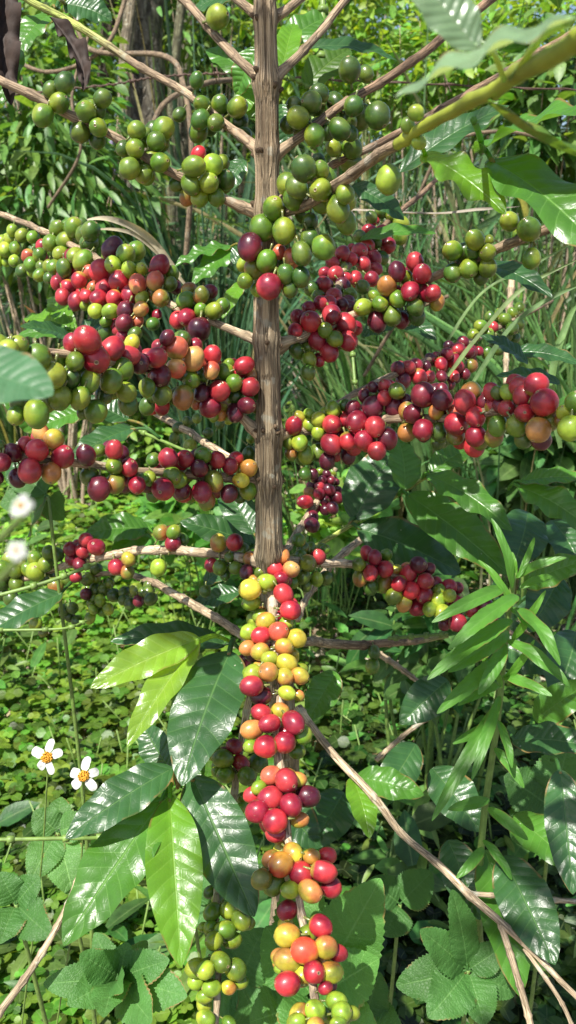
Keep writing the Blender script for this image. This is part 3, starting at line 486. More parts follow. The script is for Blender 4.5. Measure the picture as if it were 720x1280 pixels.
RS = np.array([.965, .965, .955, 1.012, 1.022, .995, .998, 1, 1, 1, 1, 1, 1, 1, .995, .985, .97, .96])
NS = 20
def cherry(mb, c, r, axis, code, seed):
    z = unit(axis); x = unit(np.cross(z, (.31, .9, .2))); y = np.cross(z, x); el = random.uniform(1.10, 1.36); sq = random.uniform(.88, 1.0)
    th = np.arange(NS)*2*PI/NS; V = []; 
    for p_, s_ in zip(PHI, RS):
        pr = s_*(1-.03*math.cos(p_*2)); V.append(np.stack([np.sin(p_)*np.cos(th)*pr, np.sin(p_)*np.sin(th)*pr*sq, np.full(NS, math.cos(p_)*pr*el)], 1))
    dirs = np.concatenate(V); lump = 1+.055*np.array([noise.noise(Vector(q*1.25)+Vector((0, seed*3.1, 0))) for q in dirs])[:, None]; V = [dirs*lump]
    k = 1/math.sqrt(el); st = np.array([[.11, -1.0*el], [.10, -1.0*el-.22], [.13, -1.0*el-.55], [.002, -1.0*el-.56]])
    for rr, zz in st: V.append(np.stack([rr*np.cos(th), rr*np.sin(th), np.full(NS, zz)], 1))
    V = np.concatenate(V)*r*np.array([k*1.02, k*1.02, k*.99]); n = len(PHI)+4
    W = c+V[:, :1]*x+V[:, 1:2]*y+V[:, 2:]*z
    a, b = np.array(CC[code][0]), np.array(CC[code][1]); j = random.uniform(.78, 1.25); hj = random.uniform(-.08, .08)
    a = a*j*np.array([1+hj, 1-hj, 1]); bd = unit(RNG.normal(size=3)); t = np.clip((unit_rows(dirs)@bd)*1.2+.12+.65*np.array([noise.noise(Vector(q*1.7)+Vector((seed, 0, 0))) for q in dirs]), 0, 1)[:, None]; t = t*t*(3-2*t)
    col = a*(1-t)+b*t; ph = np.repeat(PHI, NS)
    if code in 'sort': col = np.where(((ph > 2.4)[:, None]) & (random.random() < .6), col*.5+np.array(CC['y'][0])*.5, col)
    ring = ((ph > .11) & (ph < .18))[:, None]; col = np.where(ring, col*.3+np.array([.34, .26, .14])*.7, col); col = np.where((ph < .11)[:, None], np.array([.13, .085, .04]), col)
    col = np.vstack([col, np.tile([.16, .18, .05], (NS*4, 1))])
    I = np.arange(n-1)[:, None]*NS; J = np.arange(NS)[None]; J2 = (J+1) % NS
    mb.add(W, np.stack([I+J, I+NS+J, I+NS+J2, I+J2], -1).reshape(-1, 4), col)
def unit_rows(a): return a/(np.linalg.norm(a, axis=1)[:, None]+1e-9)
score = RP*np.where(np.array([r[5] for r in rows]) == 0, 1, np.where(np.array([r[5] for r in rows]) == 1, .6, .2))
inside = (XY[:, 0] > 2) & (XY[:, 0] < 718) & (XY[:, 1] < 1272)
top = set(np.argsort(-(score*inside))[:100].tolist())
mass = MB()
for i, rw in enumerate(rows):
    bp = BPTS[rw[0]][rw[7]]; out = pos[i]-bp
    out = out-ray[i]*np.dot(out, ray[i])/np.dot(ray[i], ray[i])*.75; ax = unit(out)+.30*RNG.normal(size=3)+np.array([-.02, -.10, -.12])
    if i in top:
        m1 = MB(); cherry(m1, pos[i], rad[i], ax, rw[4], i*1.37); o = m1.build('coffee_cherry', M['cherry'], BR[rw[0]], origin=tuple(pos[i])); o['label'] = CN[rw[4]]
    else: cherry(mass, pos[i], rad[i], ax, rw[4], i*1.37)
    # pedicel towards the branch node
    
mo = mass.build('coffee_cherry_mass', M['cherry'], tree); mo['kind'] = 'stuff'
print('cherries', len(rows))

# ---- the coffee tree's leaves: base px,py,d  tip px,py,d  width px  material  options
def tl(b, t, w, mat, pet=None, **kw):
    P0, P1 = P(*b), P(*t); mb = MB(); wm = w*(b[2]+t[2])/2/F
    leaf(mb, P0, P1, wm, **kw)
    if pet is not None:
        q = P(*pet); mid = (q+P0)/2+np.array([0, 0, .004]); tube(mb, catmull([q, mid, P0+(P1-P0)*.04], 8), wm*.028+.0006, 6, c=(1.6, 1.6, 1.2))
    return mb.build('leaf', M[mat], tree, origin=tuple(P0))
CU = (-.1, -.75, .62)
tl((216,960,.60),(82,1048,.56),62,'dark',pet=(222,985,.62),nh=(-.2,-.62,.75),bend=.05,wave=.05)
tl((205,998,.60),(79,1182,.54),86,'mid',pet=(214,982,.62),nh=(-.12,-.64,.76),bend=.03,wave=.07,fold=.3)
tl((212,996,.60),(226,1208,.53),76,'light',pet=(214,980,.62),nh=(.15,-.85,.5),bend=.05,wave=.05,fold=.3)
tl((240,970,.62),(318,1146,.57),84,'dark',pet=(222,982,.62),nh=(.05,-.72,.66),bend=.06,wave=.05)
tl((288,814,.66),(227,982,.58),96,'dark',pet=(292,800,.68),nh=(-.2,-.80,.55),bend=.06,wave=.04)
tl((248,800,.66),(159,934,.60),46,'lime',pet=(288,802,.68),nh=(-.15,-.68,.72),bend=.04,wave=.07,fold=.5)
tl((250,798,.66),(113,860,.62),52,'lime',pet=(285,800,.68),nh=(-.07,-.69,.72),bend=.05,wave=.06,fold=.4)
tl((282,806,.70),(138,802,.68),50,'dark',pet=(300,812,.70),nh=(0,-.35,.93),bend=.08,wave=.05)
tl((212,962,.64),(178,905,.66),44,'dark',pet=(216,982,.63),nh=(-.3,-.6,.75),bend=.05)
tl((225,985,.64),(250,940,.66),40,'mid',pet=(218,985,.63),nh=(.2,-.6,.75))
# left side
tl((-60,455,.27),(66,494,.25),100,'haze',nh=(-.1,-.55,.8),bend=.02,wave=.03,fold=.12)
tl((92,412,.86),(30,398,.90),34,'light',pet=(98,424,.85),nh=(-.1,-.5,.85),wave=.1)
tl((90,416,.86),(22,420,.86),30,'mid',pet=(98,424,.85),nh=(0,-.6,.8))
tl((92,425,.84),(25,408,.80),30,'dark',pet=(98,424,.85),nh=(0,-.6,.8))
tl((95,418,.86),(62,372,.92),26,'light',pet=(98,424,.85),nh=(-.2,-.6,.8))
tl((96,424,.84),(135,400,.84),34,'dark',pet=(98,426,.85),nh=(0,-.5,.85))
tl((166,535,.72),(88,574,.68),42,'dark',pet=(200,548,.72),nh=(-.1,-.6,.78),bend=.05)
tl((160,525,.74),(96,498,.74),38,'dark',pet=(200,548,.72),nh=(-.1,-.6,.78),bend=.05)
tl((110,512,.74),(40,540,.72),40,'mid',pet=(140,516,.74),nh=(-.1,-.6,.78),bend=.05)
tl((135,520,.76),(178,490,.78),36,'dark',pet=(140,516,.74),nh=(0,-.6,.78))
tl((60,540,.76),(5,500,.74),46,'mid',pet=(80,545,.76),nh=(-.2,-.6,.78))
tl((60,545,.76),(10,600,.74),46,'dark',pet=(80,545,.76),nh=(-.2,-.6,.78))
tl((290,308,.80),(218,334,.78),28,'mid',pet=(305,312,.78),nh=(-.1,-.5,.85),wave=.12)
tl((296,312,.80),(240,356,.78),34,'mid',pet=(305,312,.78),nh=(-.1,-.7,.7),wave=.1)
tl((305,352,.76),(278,398,.74),22,'light',pet=(312,345,.72),nh=(-.2,-.8,.5))
tl((292,330,.78),(322,300,.8),30,'dark',nh=(-.1,-.6,.8))
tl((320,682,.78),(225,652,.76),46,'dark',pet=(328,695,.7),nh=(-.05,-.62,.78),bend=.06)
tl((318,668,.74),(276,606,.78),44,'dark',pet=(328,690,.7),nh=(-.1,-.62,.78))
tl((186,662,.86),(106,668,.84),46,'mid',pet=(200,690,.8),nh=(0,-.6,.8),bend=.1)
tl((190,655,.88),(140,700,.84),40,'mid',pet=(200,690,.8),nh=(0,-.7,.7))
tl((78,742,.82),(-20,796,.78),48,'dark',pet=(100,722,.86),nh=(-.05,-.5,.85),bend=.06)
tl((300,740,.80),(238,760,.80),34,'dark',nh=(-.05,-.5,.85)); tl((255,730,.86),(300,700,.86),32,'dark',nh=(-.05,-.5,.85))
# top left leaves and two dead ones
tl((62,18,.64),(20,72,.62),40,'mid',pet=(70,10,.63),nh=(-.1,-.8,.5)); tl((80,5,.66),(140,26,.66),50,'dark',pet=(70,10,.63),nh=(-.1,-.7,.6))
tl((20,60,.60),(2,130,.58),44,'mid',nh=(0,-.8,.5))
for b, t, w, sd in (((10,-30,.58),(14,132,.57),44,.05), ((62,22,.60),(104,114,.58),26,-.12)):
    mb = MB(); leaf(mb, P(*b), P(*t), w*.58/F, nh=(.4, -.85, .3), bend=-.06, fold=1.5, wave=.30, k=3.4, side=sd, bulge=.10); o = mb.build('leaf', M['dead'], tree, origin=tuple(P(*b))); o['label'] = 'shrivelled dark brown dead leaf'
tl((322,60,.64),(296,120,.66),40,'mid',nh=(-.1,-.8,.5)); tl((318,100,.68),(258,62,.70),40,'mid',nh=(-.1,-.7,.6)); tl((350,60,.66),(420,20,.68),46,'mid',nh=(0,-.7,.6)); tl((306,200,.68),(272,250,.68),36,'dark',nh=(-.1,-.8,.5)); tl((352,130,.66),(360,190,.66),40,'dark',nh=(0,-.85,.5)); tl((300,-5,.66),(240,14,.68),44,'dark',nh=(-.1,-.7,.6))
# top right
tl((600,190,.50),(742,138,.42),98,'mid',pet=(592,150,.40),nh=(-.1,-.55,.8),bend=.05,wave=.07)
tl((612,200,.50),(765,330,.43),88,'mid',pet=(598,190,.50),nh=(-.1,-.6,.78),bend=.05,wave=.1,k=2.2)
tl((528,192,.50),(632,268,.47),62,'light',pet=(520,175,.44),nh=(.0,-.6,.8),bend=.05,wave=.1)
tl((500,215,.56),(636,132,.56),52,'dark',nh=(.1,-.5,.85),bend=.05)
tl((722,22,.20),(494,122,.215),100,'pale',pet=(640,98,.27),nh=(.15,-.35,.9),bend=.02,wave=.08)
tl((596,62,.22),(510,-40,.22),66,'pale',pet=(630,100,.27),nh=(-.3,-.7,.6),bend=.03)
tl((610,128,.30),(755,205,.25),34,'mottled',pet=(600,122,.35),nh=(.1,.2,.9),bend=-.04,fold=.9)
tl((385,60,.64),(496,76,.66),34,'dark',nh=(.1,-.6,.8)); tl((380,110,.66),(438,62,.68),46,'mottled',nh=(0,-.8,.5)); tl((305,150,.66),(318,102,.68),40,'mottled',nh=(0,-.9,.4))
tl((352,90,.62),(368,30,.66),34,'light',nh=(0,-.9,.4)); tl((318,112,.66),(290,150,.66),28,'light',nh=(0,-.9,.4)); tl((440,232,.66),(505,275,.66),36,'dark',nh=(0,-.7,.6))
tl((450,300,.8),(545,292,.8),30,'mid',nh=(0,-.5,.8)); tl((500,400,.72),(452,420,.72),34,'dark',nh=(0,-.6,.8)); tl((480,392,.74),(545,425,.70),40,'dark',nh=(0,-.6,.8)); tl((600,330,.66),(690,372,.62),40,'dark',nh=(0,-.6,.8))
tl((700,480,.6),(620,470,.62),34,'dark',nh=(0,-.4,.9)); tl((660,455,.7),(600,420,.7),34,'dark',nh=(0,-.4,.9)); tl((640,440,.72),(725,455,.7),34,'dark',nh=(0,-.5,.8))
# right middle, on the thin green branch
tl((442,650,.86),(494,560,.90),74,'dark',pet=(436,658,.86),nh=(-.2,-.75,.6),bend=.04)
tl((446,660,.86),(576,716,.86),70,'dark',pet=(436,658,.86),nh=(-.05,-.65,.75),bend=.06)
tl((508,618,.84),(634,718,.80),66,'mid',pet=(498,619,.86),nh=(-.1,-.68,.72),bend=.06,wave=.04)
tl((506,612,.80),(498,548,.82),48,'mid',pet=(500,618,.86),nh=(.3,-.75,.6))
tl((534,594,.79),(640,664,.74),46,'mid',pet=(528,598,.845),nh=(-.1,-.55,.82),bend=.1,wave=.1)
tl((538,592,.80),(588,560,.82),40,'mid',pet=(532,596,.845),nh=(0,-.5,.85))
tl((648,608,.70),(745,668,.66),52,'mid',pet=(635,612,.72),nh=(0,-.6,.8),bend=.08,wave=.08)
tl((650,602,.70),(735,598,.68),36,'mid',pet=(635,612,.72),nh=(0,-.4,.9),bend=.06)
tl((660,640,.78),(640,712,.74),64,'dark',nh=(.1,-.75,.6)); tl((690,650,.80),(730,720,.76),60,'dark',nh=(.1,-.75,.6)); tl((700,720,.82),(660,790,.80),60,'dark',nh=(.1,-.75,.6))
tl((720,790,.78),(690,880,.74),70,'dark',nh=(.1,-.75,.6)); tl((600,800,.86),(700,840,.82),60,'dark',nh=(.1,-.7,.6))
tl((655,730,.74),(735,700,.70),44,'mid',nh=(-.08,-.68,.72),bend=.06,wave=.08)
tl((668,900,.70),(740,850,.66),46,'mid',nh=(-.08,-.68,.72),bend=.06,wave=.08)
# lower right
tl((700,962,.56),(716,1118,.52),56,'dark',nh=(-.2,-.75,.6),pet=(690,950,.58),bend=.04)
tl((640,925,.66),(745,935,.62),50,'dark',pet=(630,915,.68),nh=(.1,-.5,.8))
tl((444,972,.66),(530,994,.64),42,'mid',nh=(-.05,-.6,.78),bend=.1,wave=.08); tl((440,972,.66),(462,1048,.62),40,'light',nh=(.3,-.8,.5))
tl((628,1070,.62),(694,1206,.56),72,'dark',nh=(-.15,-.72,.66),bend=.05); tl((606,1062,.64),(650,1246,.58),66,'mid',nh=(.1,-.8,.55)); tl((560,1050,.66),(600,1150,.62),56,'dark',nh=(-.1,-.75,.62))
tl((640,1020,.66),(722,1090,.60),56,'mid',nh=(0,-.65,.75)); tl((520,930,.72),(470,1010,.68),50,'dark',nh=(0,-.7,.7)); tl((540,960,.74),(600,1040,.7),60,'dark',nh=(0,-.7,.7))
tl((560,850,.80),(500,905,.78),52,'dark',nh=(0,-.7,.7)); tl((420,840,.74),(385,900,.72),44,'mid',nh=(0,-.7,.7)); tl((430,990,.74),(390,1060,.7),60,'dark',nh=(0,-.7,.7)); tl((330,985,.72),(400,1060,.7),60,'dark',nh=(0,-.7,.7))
# tree top above the frame, shading the ground behind, plus unseen leaves added for shade
def crown_and_shade_leaves():
    mb = MB(); n = 95; tp = leaf_template(9, .2, .15, prof_coffee, .42, 5)
    a = RNG.uniform(0, 2*PI, n); rr = RNG.uniform(.15, .62, n); z = RNG.uniform(1.52, 2.15, n)
    pos = np.stack([-.02+np.cos(a)*rr+.08, TY+.28+np.abs(np.sin(a))*rr*.9, z], 1)
    y = np.stack([np.cos(a), np.sin(a), RNG.uniform(-.7, .1, n)], 1); zh = np.stack([RNG.normal(0, .3, n), RNG.normal(0, .3, n), np.ones(n)], 1)
    scatter(mb, tp, pos, y, zh, RNG.uniform(.10, .17, n), np.tile([.05, .13, .03], (n, 1))*RNG.uniform(.8, 1.2, (n, 1)))
    SV = unit((-.34, -.50, .95)); shade_spots = []
    for q in ((520,1110,.70),(560,930,.85),(690,1010,.7),(650,860,.8),(470,1000,.95),(620,1240,.7)):  # unseen leaf clusters added along sun rays to shade the lower right plants
        p0 = P(*q); c0 = p0+SV*((1.9-p0[2])/SV[2]); m_ = 4; shade_spots.append(c0)
        pp = c0+RNG.normal(0, .06, (m_, 3)); aa = RNG.uniform(0, 2*PI, m_)
        scatter(mb, tp, pp, np.stack([np.cos(aa), np.sin(aa), RNG.uniform(-.4, .1, m_)], 1), np.stack([RNG.normal(0, .3, m_), RNG.normal(0, .3, m_), np.ones(m_)], 1), RNG.uniform(.07, .11, m_), np.tile([.05, .13, .03], (m_, 1)))
    o = mb.build('upper_foliage_and_shade_leaves', M['smallgloss'], tree); o['kind'] = 'stuff'
    mb = MB(); tube(mb, catmull([P(328, -160, trunk_d(-160)), [-.02, .62, 1.75], [-.01, .63, 2.2]], 30), np.linspace(.0072, .003, 30), 12)
    for i in range(16):
        b = np.array([-.02, .62, 1.5+i*.04]); t = b+np.array([math.cos(i*2.4)*.55, abs(math.sin(i*2.4))*.5+.15, .05]); tube(mb, catmull([b, (b+t)/2+[0, 0, .05], t], 16), .0035, 6)
    for c0 in shade_spots: b = np.array([-.01, .63, 2.15]); tube(mb, catmull([b, (b+c0)/2+np.array([0, 0, .12]), c0], 30), .002, 6)  # added twigs reaching out to the unseen shade clusters
    mb.build('top_stem_and_shade_twigs', M['branch'], tree)
crown_and_shade_leaves()

# ------------------------------------------------------------------ other plants
def stem(mb, pts, r0, r1, c=(1, 1, 1), n=24, seg=8): tube(mb, catmull(pts, n), np.linspace(r0, r1, n), seg, c=c)
# narrow leaved weed at the right
w1 = empty('tall_weed', (P(598, 1125, .64)[0], P(598, 1125, .64)[1]+.05, 0), label='tall green weed with long narrow drooping leaves, right of the lower cherries', category='weed')
mb = MB(); top = P(643, 715, .56); ptsw = [np.array([P(598, 1125, .64)[0], P(598, 1125, .64)[1]+.05, -.01]), P(594, 1300, .70), P(598, 1125, .64), P(605, 1020, .62), P(622, 900, .60), P(632, 800, .58), top]
stem(mb, ptsw, .0035, .002, n=50); mb.build('stem', M['stem'], w1)
WL = [((640,735,.56),(614,648,.56),16),((645,722,.56),(708,697,.54),16),((643,722,.56),(640,690,.56),12),((648,722,.55),(668,672,.56),10),((632,735,.56),(540,778,.53),24),((648,745,.56),(560,812,.52),30),((640,775,.56),(534,850,.52),30),
 ((636,790,.57),(560,840,.53),34),((645,760,.56),(700,832,.52),26),((634,800,.57),(712,858,.54),26),((628,845,.58),(690,870,.55),20),((626,855,.58),(572,882,.56),20),((622,880,.59),(540,1026,.55),24),((622,900,.59),(640,960,.57),16),((618,935,.6),(655,985,.58),20),((620,905,.59),(566,930,.57),18),((612,1000,.61),(560,1012,.60),22),((610,1010,.61),(660,1050,.59),22),((604,1050,.62),(640,1100,.60),18),((632,805,.57),(598,868,.55),26),((650,735,.56),(690,720,.57),14),((640,760,.57),(668,790,.55),22),((604,1060,.62),(570,1098,.6),20),((625,870,.59),(590,975,.55),20),((640,760,.56),(598,700,.56),14),((640,800,.57),(682,738,.55),14),((630,850,.58),(668,800,.56),14),((628,860,.58),(590,810,.57),14),((630,820,.58),(546,892,.54),30)]
for b, t, w in WL:
    mb = MB(); leaf(mb, P(*b), P(*t), w*.40/F, nh=(random.uniform(-.2, .2), -.65, .72), bend=random.uniform(.06, .16), fold=.25, wave=.10, k=2, prof=prof_lance, veins=7, bulge=.004, nu=48, nv=9, teeth=9 if w > 28 else 0, c=(1, 1, 1) if w > 14 else (1.3, 1.25, 1))
    mb.build('leaf', M['weed'], w1, origin=tuple(P(*b)))

def serr_plant(px, py, d, leaves, label, scale=1., colr=(1, 1, 1)):
    h = P(px, py, d); g = np.array([h[0]+random.uniform(-.03, .03), h[1]+.04, 0]); e = empty('serrated_herb', tuple(g), label=label, category='herb', group='broad toothed herbs low down in front')
    mb = MB(); stem(mb, [g, (g+h)/2+np.array([.01, .01, 0]), h], .003, .0018); mb.build('stem', M['stem'], e)
    for dx, dy, w, dd in leaves:
        mb = MB(); t = P(px+dx, py+dy, d+dd); st = P(px+dx*.08, py+dy*.08, d); tube(mb, np.linspace(h, st, 4), .001, 6)
        leaf(mb, st, t, w*d/F, nh=(random.uniform(-.25, .25), -.62, .72), bend=random.uniform(.03, .12), fold=.15, wave=.05, k=2, prof=prof_ovate, teeth=17, veins=8, bulge=.022, nu=104, nv=11, c=tuple(np.array(colr)*random.uniform(.85, 1.15)))
        mb.build('leaf', M['serr'], e, origin=tuple(h))
serr_plant(392, 1248, .64, [(84,-150,98,-.03),(82,-50,80,-.05),(80,40,90,-.05),(-30,60,90,-.05),(-80,30,90,-.02),(-60,-90,80,0),(-20,-160,90,.03)], 'toothed herb with one broad sunlit leaf directly behind the lowest cherries', colr=(1.7,1.6,1.5))  # brighter tint paints sunlight into the leaves of this herb
serr_plant(585, 1212, .62, [(-60,-50,48,-.02),(-20,-100,44,-.01),(45,-30,40,0),(20,70,56,-.03),(-50,60,60,-.03),(60,30,40,0),(-90,20,56,0)], 'toothed herb with a rosette of leaves left of the twig fork, lower right')
serr_plant(150, 1222, .60, [(-50,-30,46,-.02),(62,-22,50,-.02),(84,24,60,-.03),(-20,50,52,-.05),(40,56,56,-.05),(-66,34,46,-.03),(10,-44,40,0),(-32,-56,32,.02),(34,-46,30,.02),(4,18,34,-.05),(-96,8,44,-.01)], 'grey green toothed herb at the bottom, under the sunlit coffee leaf', colr=(1.25,1.2,1.3))
serr_plant(72, 1040, .74, [(20,80,52,-.03),(-34,60,46,-.03),(40,-14,40,0),(-30,-26,40,0),(4,-44,34,.02)], 'toothed herb beside the green flower stalk at the left edge', colr=(1.5,1.35,1.4))
serr_plant(20, 1130, .66, [(44,40,50,-.03),(-20,50,50,-.03),(30,-34,44,0),(-20,-40,40,0)], 'toothed herb in the lower left corner above the bare twig')
serr_plant(500, 1130, .80, [(40,-40,50,0),(-40,-30,46,0),(-20,40,50,-.02)], 'shaded toothed herb between the cherry column and the long bare branch')
serr_plant(455, 1275, .68, [(-45,-30,60,0),(-20,50,60,-.02),(50,20,60,-.02),(20,-60,50,.0)], 'dark toothed herb at the bottom edge right of the lowest cherries')
serr_plant(60, 620, .78, [(-60,10,50,0),(-20,48,56,.06),(-50,-40,50,.02),(20,30,40,.06)], 'pale toothed herb behind the two blurred white flowers', colr=(1.3,1.15,1.3))
serr_plant(240, 1130, .80, [(-40,30,50,0),(-50,-20,46,0),(20,-50,46,0),(50,10,50,0)], 'toothed herb in the shade between leaf fan and lower green cherries')
serr_plant(690, 1010, .76, [(-50,40,70,0),(-60,-40,70,0),(20,-80,70,0),(30,60,70,0)], 'shaded toothed herb at the right edge behind the tall weed')
serr_plant(300, 1230, .74, [(-50,20,60,0),(-40,-50,54,0),(30,-70,70,0),(60,-20,66,0),(20,50,60,0)], 'dark toothed herb behind the hanging green cherries at the bottom')

# flowers
def flower(px, py, d, r, foot, path, label, face=(-.1, -.75, .6)):
    h = P(px, py, d); e = empty('white_flower', (P(*foot)[0], P(*foot)[1], 0), label=label, category='flower', group='small white daisies at the left')
    f = unit(face); x = unit(np.cross(f, (0, 0, 1))); y = np.cross(x, f); R_ = r*d/F
    mb = MB(); pts = [h-f*.003]+[P(*q) for q in path]+[P(*foot), np.array([P(*foot)[0], P(*foot)[1]+.02, 0])]; stem(mb, pts, .0007, .0010, n=40, seg=6); mb.build('stem', M['stem'], e)
    mb = MB(); n = 9; V = []; 
    for i in range(n):
        p_ = i/(n-1)*PI/2+.01
        V.append([h+f*(R_*.26*math.cos(p_)*(1+.05*random.random())-.001)+(x*math.cos(a)+y*math.sin(a))*R_*.34*math.sin(p_) for a in np.arange(18)*2*PI/18])
    V = np.array(V).reshape(-1, 3); I = np.arange(n-1)[:, None]*18; J = np.arange(18)[None]; mb.add(V, np.stack([I+J, I+18+J, I+18+(J+1) % 18, I+(J+1) % 18], -1).reshape(-1, 4))
    for q in range(60):
        a = random.uniform(0, 2*PI); s = math.sqrt(random.random()); c = h+f*R_*.26*math.sqrt(max(0, 1-s*s))+(x*math.cos(a)+y*math.sin(a))*R_*.34*s; tube(mb, [c, c+f*R_*.09], R_*.035, 5)
    mb.build('flower_disc', M['disc'], e, origin=tuple(h))
    k = 5; a0 = random.uniform(0, 1.2)
    for i in range(k):
        a = a0+i*2*PI/k+random.uniform(-.18, .18); dr = x*math.cos(a)+y*math.sin(a); mb = MB()
        leaf(mb, h+dr*R_*.26, h+dr*R_*random.uniform(.8, 1.15)-f*R_*random.uniform(.05, .4), R_*random.uniform(.38, .55), nh=f, bend=.06, fold=.1, wave=.08, k=1, nu=16, nv=7, prof=lambda u: np.minimum(1, (u*3+.35))*np.sqrt(np.clip(1-(np.clip(u-.55, 0, 1)/.452)**2.5, 0, 1)), bulge=0)
        mb.build('petal', M['petal'], e, origin=tuple(h))
flower(59, 947, .62, 21, (20,1400,.80), [(58,990,.64),(50,1100,.68)], 'small white daisy with an orange centre, upper of the two sharp ones')
flower(105, 970, .60, 21, (60,1400,.80), [(104,1010,.62),(98,1110,.68)], 'small white daisy with an orange centre, hanging just left of the leaf fan')
flower(26, 632, .13, 15, (-260,900,.20), [(-20,690,.17), (-120,760,.18)], 'blurred white daisy with an orange centre under the crimson cherries')
flower(20, 688, .13, 12, (-300,960,.22), [(-20,740,.175), (-140,820,.19)], 'blurred white daisy beside the far green cherries, its petals half closed')
STK = 1
# loose green stalks
def stalk(pts, r, label, name='green_stalk', cat='stalk', mat='stem', group=None):
    mb = MB(); pp = [P(*q) for q in pts]; stem(mb, pp, r, r*.8, n=60); n = len(pp)
    for s in np.linspace(.15, .9, 4): 
        q = catmull(pp, 60)[int(s*59)]; tube(mb, [q-unit(pp[-1]-pp[0])*.0025, q+unit(pp[-1]-pp[0])*.0025], r*1.7, 8)
    o = mb.build(name, M[mat]); tag(o, label=label, category=cat)
    if group: o['group'] = group
stalk([(-30,752,.62),(60,727,.63),(120,704,.65)], .0018, 'green stalk crossing the far cherries at the left edge')
stalk([(-30,788,.68),(75,786,.68),(108,776,.7)], .0013, 'thin pale green stalk below the far green cherries')
stalk([(-30,1050,.58),(70,1048,.59),(128,1046,.6),(170,1030,.62)], .0016, 'green stalk running level into the leaf fan')
stalk([(-30,500,.9),(120,516,.82),(150,528,.78),(205,552,.74),(260,575,.7)], .0018, 'pale green stalk under the big left cherries')
stalk([(485,798,.86),(560,792,.84)], .0022, 'short yellow green stalk lying on the broken branch')
stalk([(440,590,.9),(444,500,.9),(440,430,.92)], .0022, 'upright yellow green stalk behind the dark red row')
stalk([(404,-20,.68),(402,60,.67),(394,120,.66),(391,185,.65)], .0028, 'knobbly yellow green stem right of the trunk above the green cherries')
stalk([(391,112,.66),(370,100,.66),(352,96,.66)], .0012, 'short pale side shoot of the knobbly stem')
def dry(pts, r, label, name='dead_twig'):
    mb = MB(); p = catmull([P(*q) for q in pts], 60); nd = np.exp(-(((np.linspace(0, 1, 60)*6) % 1-.5)/.09)**2); tube(mb, p, r*np.linspace(1, .7, 60)*(1+.35*nd), 8, c=GREY); tag(mb.build(name, M['branch']), label=label, category='twig')
dry([(-20,1290,.56),(30,1225,.57),(62,1175,.58),(85,1130,.60),(100,1090,.62)], .0028, 'bare brown twig rising from the lower left corner')
dry([(470,815,.95),(500,835,.94),(530,858,.93)], .004, 'split straw coloured stick under the broken branch')
dry([(640,350,1.4),(634,420,1.38),(632,480,1.36)], .006, 'upright orange brown stick behind the small green cherries')
dry([(470,950,.9),(510,915,.92),(555,885,.95)], .003, 'thin dark twig lying in the shade right of the cherry column')
dry([(470,660,1.1),(420,700,1.0),(385,745,.95),(372,775,.9)], .005, 'grey stick slanting down right behind the trunk')
def blade(pts, w, label, mat='dry', col=(.46, .40, .30)):
    p = catmull([P(*q) for q in pts], 40); T = unit_rows(np.gradient(p, axis=0)); B_ = unit_rows(np.cross(T, [-.1, -.8, .5])); N2 = np.cross(B_, T); ss = np.linspace(0, 1, 40)
    W = (w*pts[0][2]/F*np.clip(np.minimum(1, .5+ss*3)*(1-ss**3), .03, 1)/2)[:, None]; tw = (.6*np.sin(ss*5))[:, None]; B_ = B_*np.cos(tw)+N2*np.sin(tw); N2 = np.cross(B_, T)
    mb = MB(); mb.add(np.stack([p-B_*W+N2*W*.6, p, p+B_*W+N2*W*.6], 1).reshape(-1, 3), grid_faces(40, 3), col, np.array([[q, v] for q in ss for v in (0, .5, 1)])); tag(mb.build('dry_blade' if mat == 'dry' else 'grass_leaf', M[mat]), label=label, category='blade')
blade([(225,345,.95),(190,300,.93),(150,278,.90),(112,276,.88),(80,296,.86)], 9, 'broad dry straw blade arching above the far left cherries')
blade([(235,360,.97),(200,318,.95),(165,292,.93),(120,288,.90),(100,300,.88)], 6, 'narrower dry straw blade curving under the broad one')
blade([(60,420,1.2),(45,395,1.2),(28,380,1.2)], 5, 'short orange dry blade above the small leaf at the left', col=(.50,.22,.07))
blade([(560,470,.86),(600,420,.84),(655,360,.82),(735,318,.80)], 7, 'pale green grass leaf lying over the small green cherries at the right', 'blade', (.20,.28,.12))
blade([(545,450,.90),(600,370,.88),(660,335,.86),(740,290,.84)], 5, 'narrow grass leaf running up to the big right leaves', 'blade', (.16,.26,.10))
blade([(590,480,.84),(640,410,.82),(690,372,.80),(740,350,.78)], 8, 'darker grass leaf below the pale one at the right', 'blade', (.14,.24,.10))
blade([(700,560,.9),(690,480,.88),(710,400,.87),(735,360,.86)], 10, 'upright grass leaf at the right edge behind the last cherries', 'blade', (.16,.28,.10))
blade([(430,262,1.1),(540,268,1.0),(600,262,.98),(650,258,.96)], 5, 'grey stringy vine running level over the right green cherries', 'dry', (.30,.26,.22))
# barbed wire
mb = MB(); wp = catmull([P(-100,128,1.5), P(120,108,1.5), P(200,96,1.5), P(300,92,1.5), P(420,100,1.5), P(900,120,1.5)], 260)
tube(mb, wp, .0013, 6); a = np.arange(260)*.9; tube(mb, wp+np.stack([a*0, np.cos(a)*.0022, np.sin(a)*.0022], 1), .0012, 6)
for px in (-40, 60, 165, 270, 390, 560):
    i = int(np.argmin(np.abs(360+(wp@RT)/((wp-CAM)@FW)*F-px))); c = wp[i]
    for s in (-1, 1):
        tube(mb, [c+np.array([-.004+s*.003, s*.012, .014]), c+np.array([s*.003, 0, 0]), c+np.array([.004+s*.003, -s*.012, -.014])], .0011, 5)
    tube(mb, [c-np.array([.006, 0, 0]), c+np.array([.006, 0, 0])], .0035, 8)
tag(mb.build('barbed_wire', M['wire']), label='rusty barbed wire strung behind the upper branches', category='barbed wire')

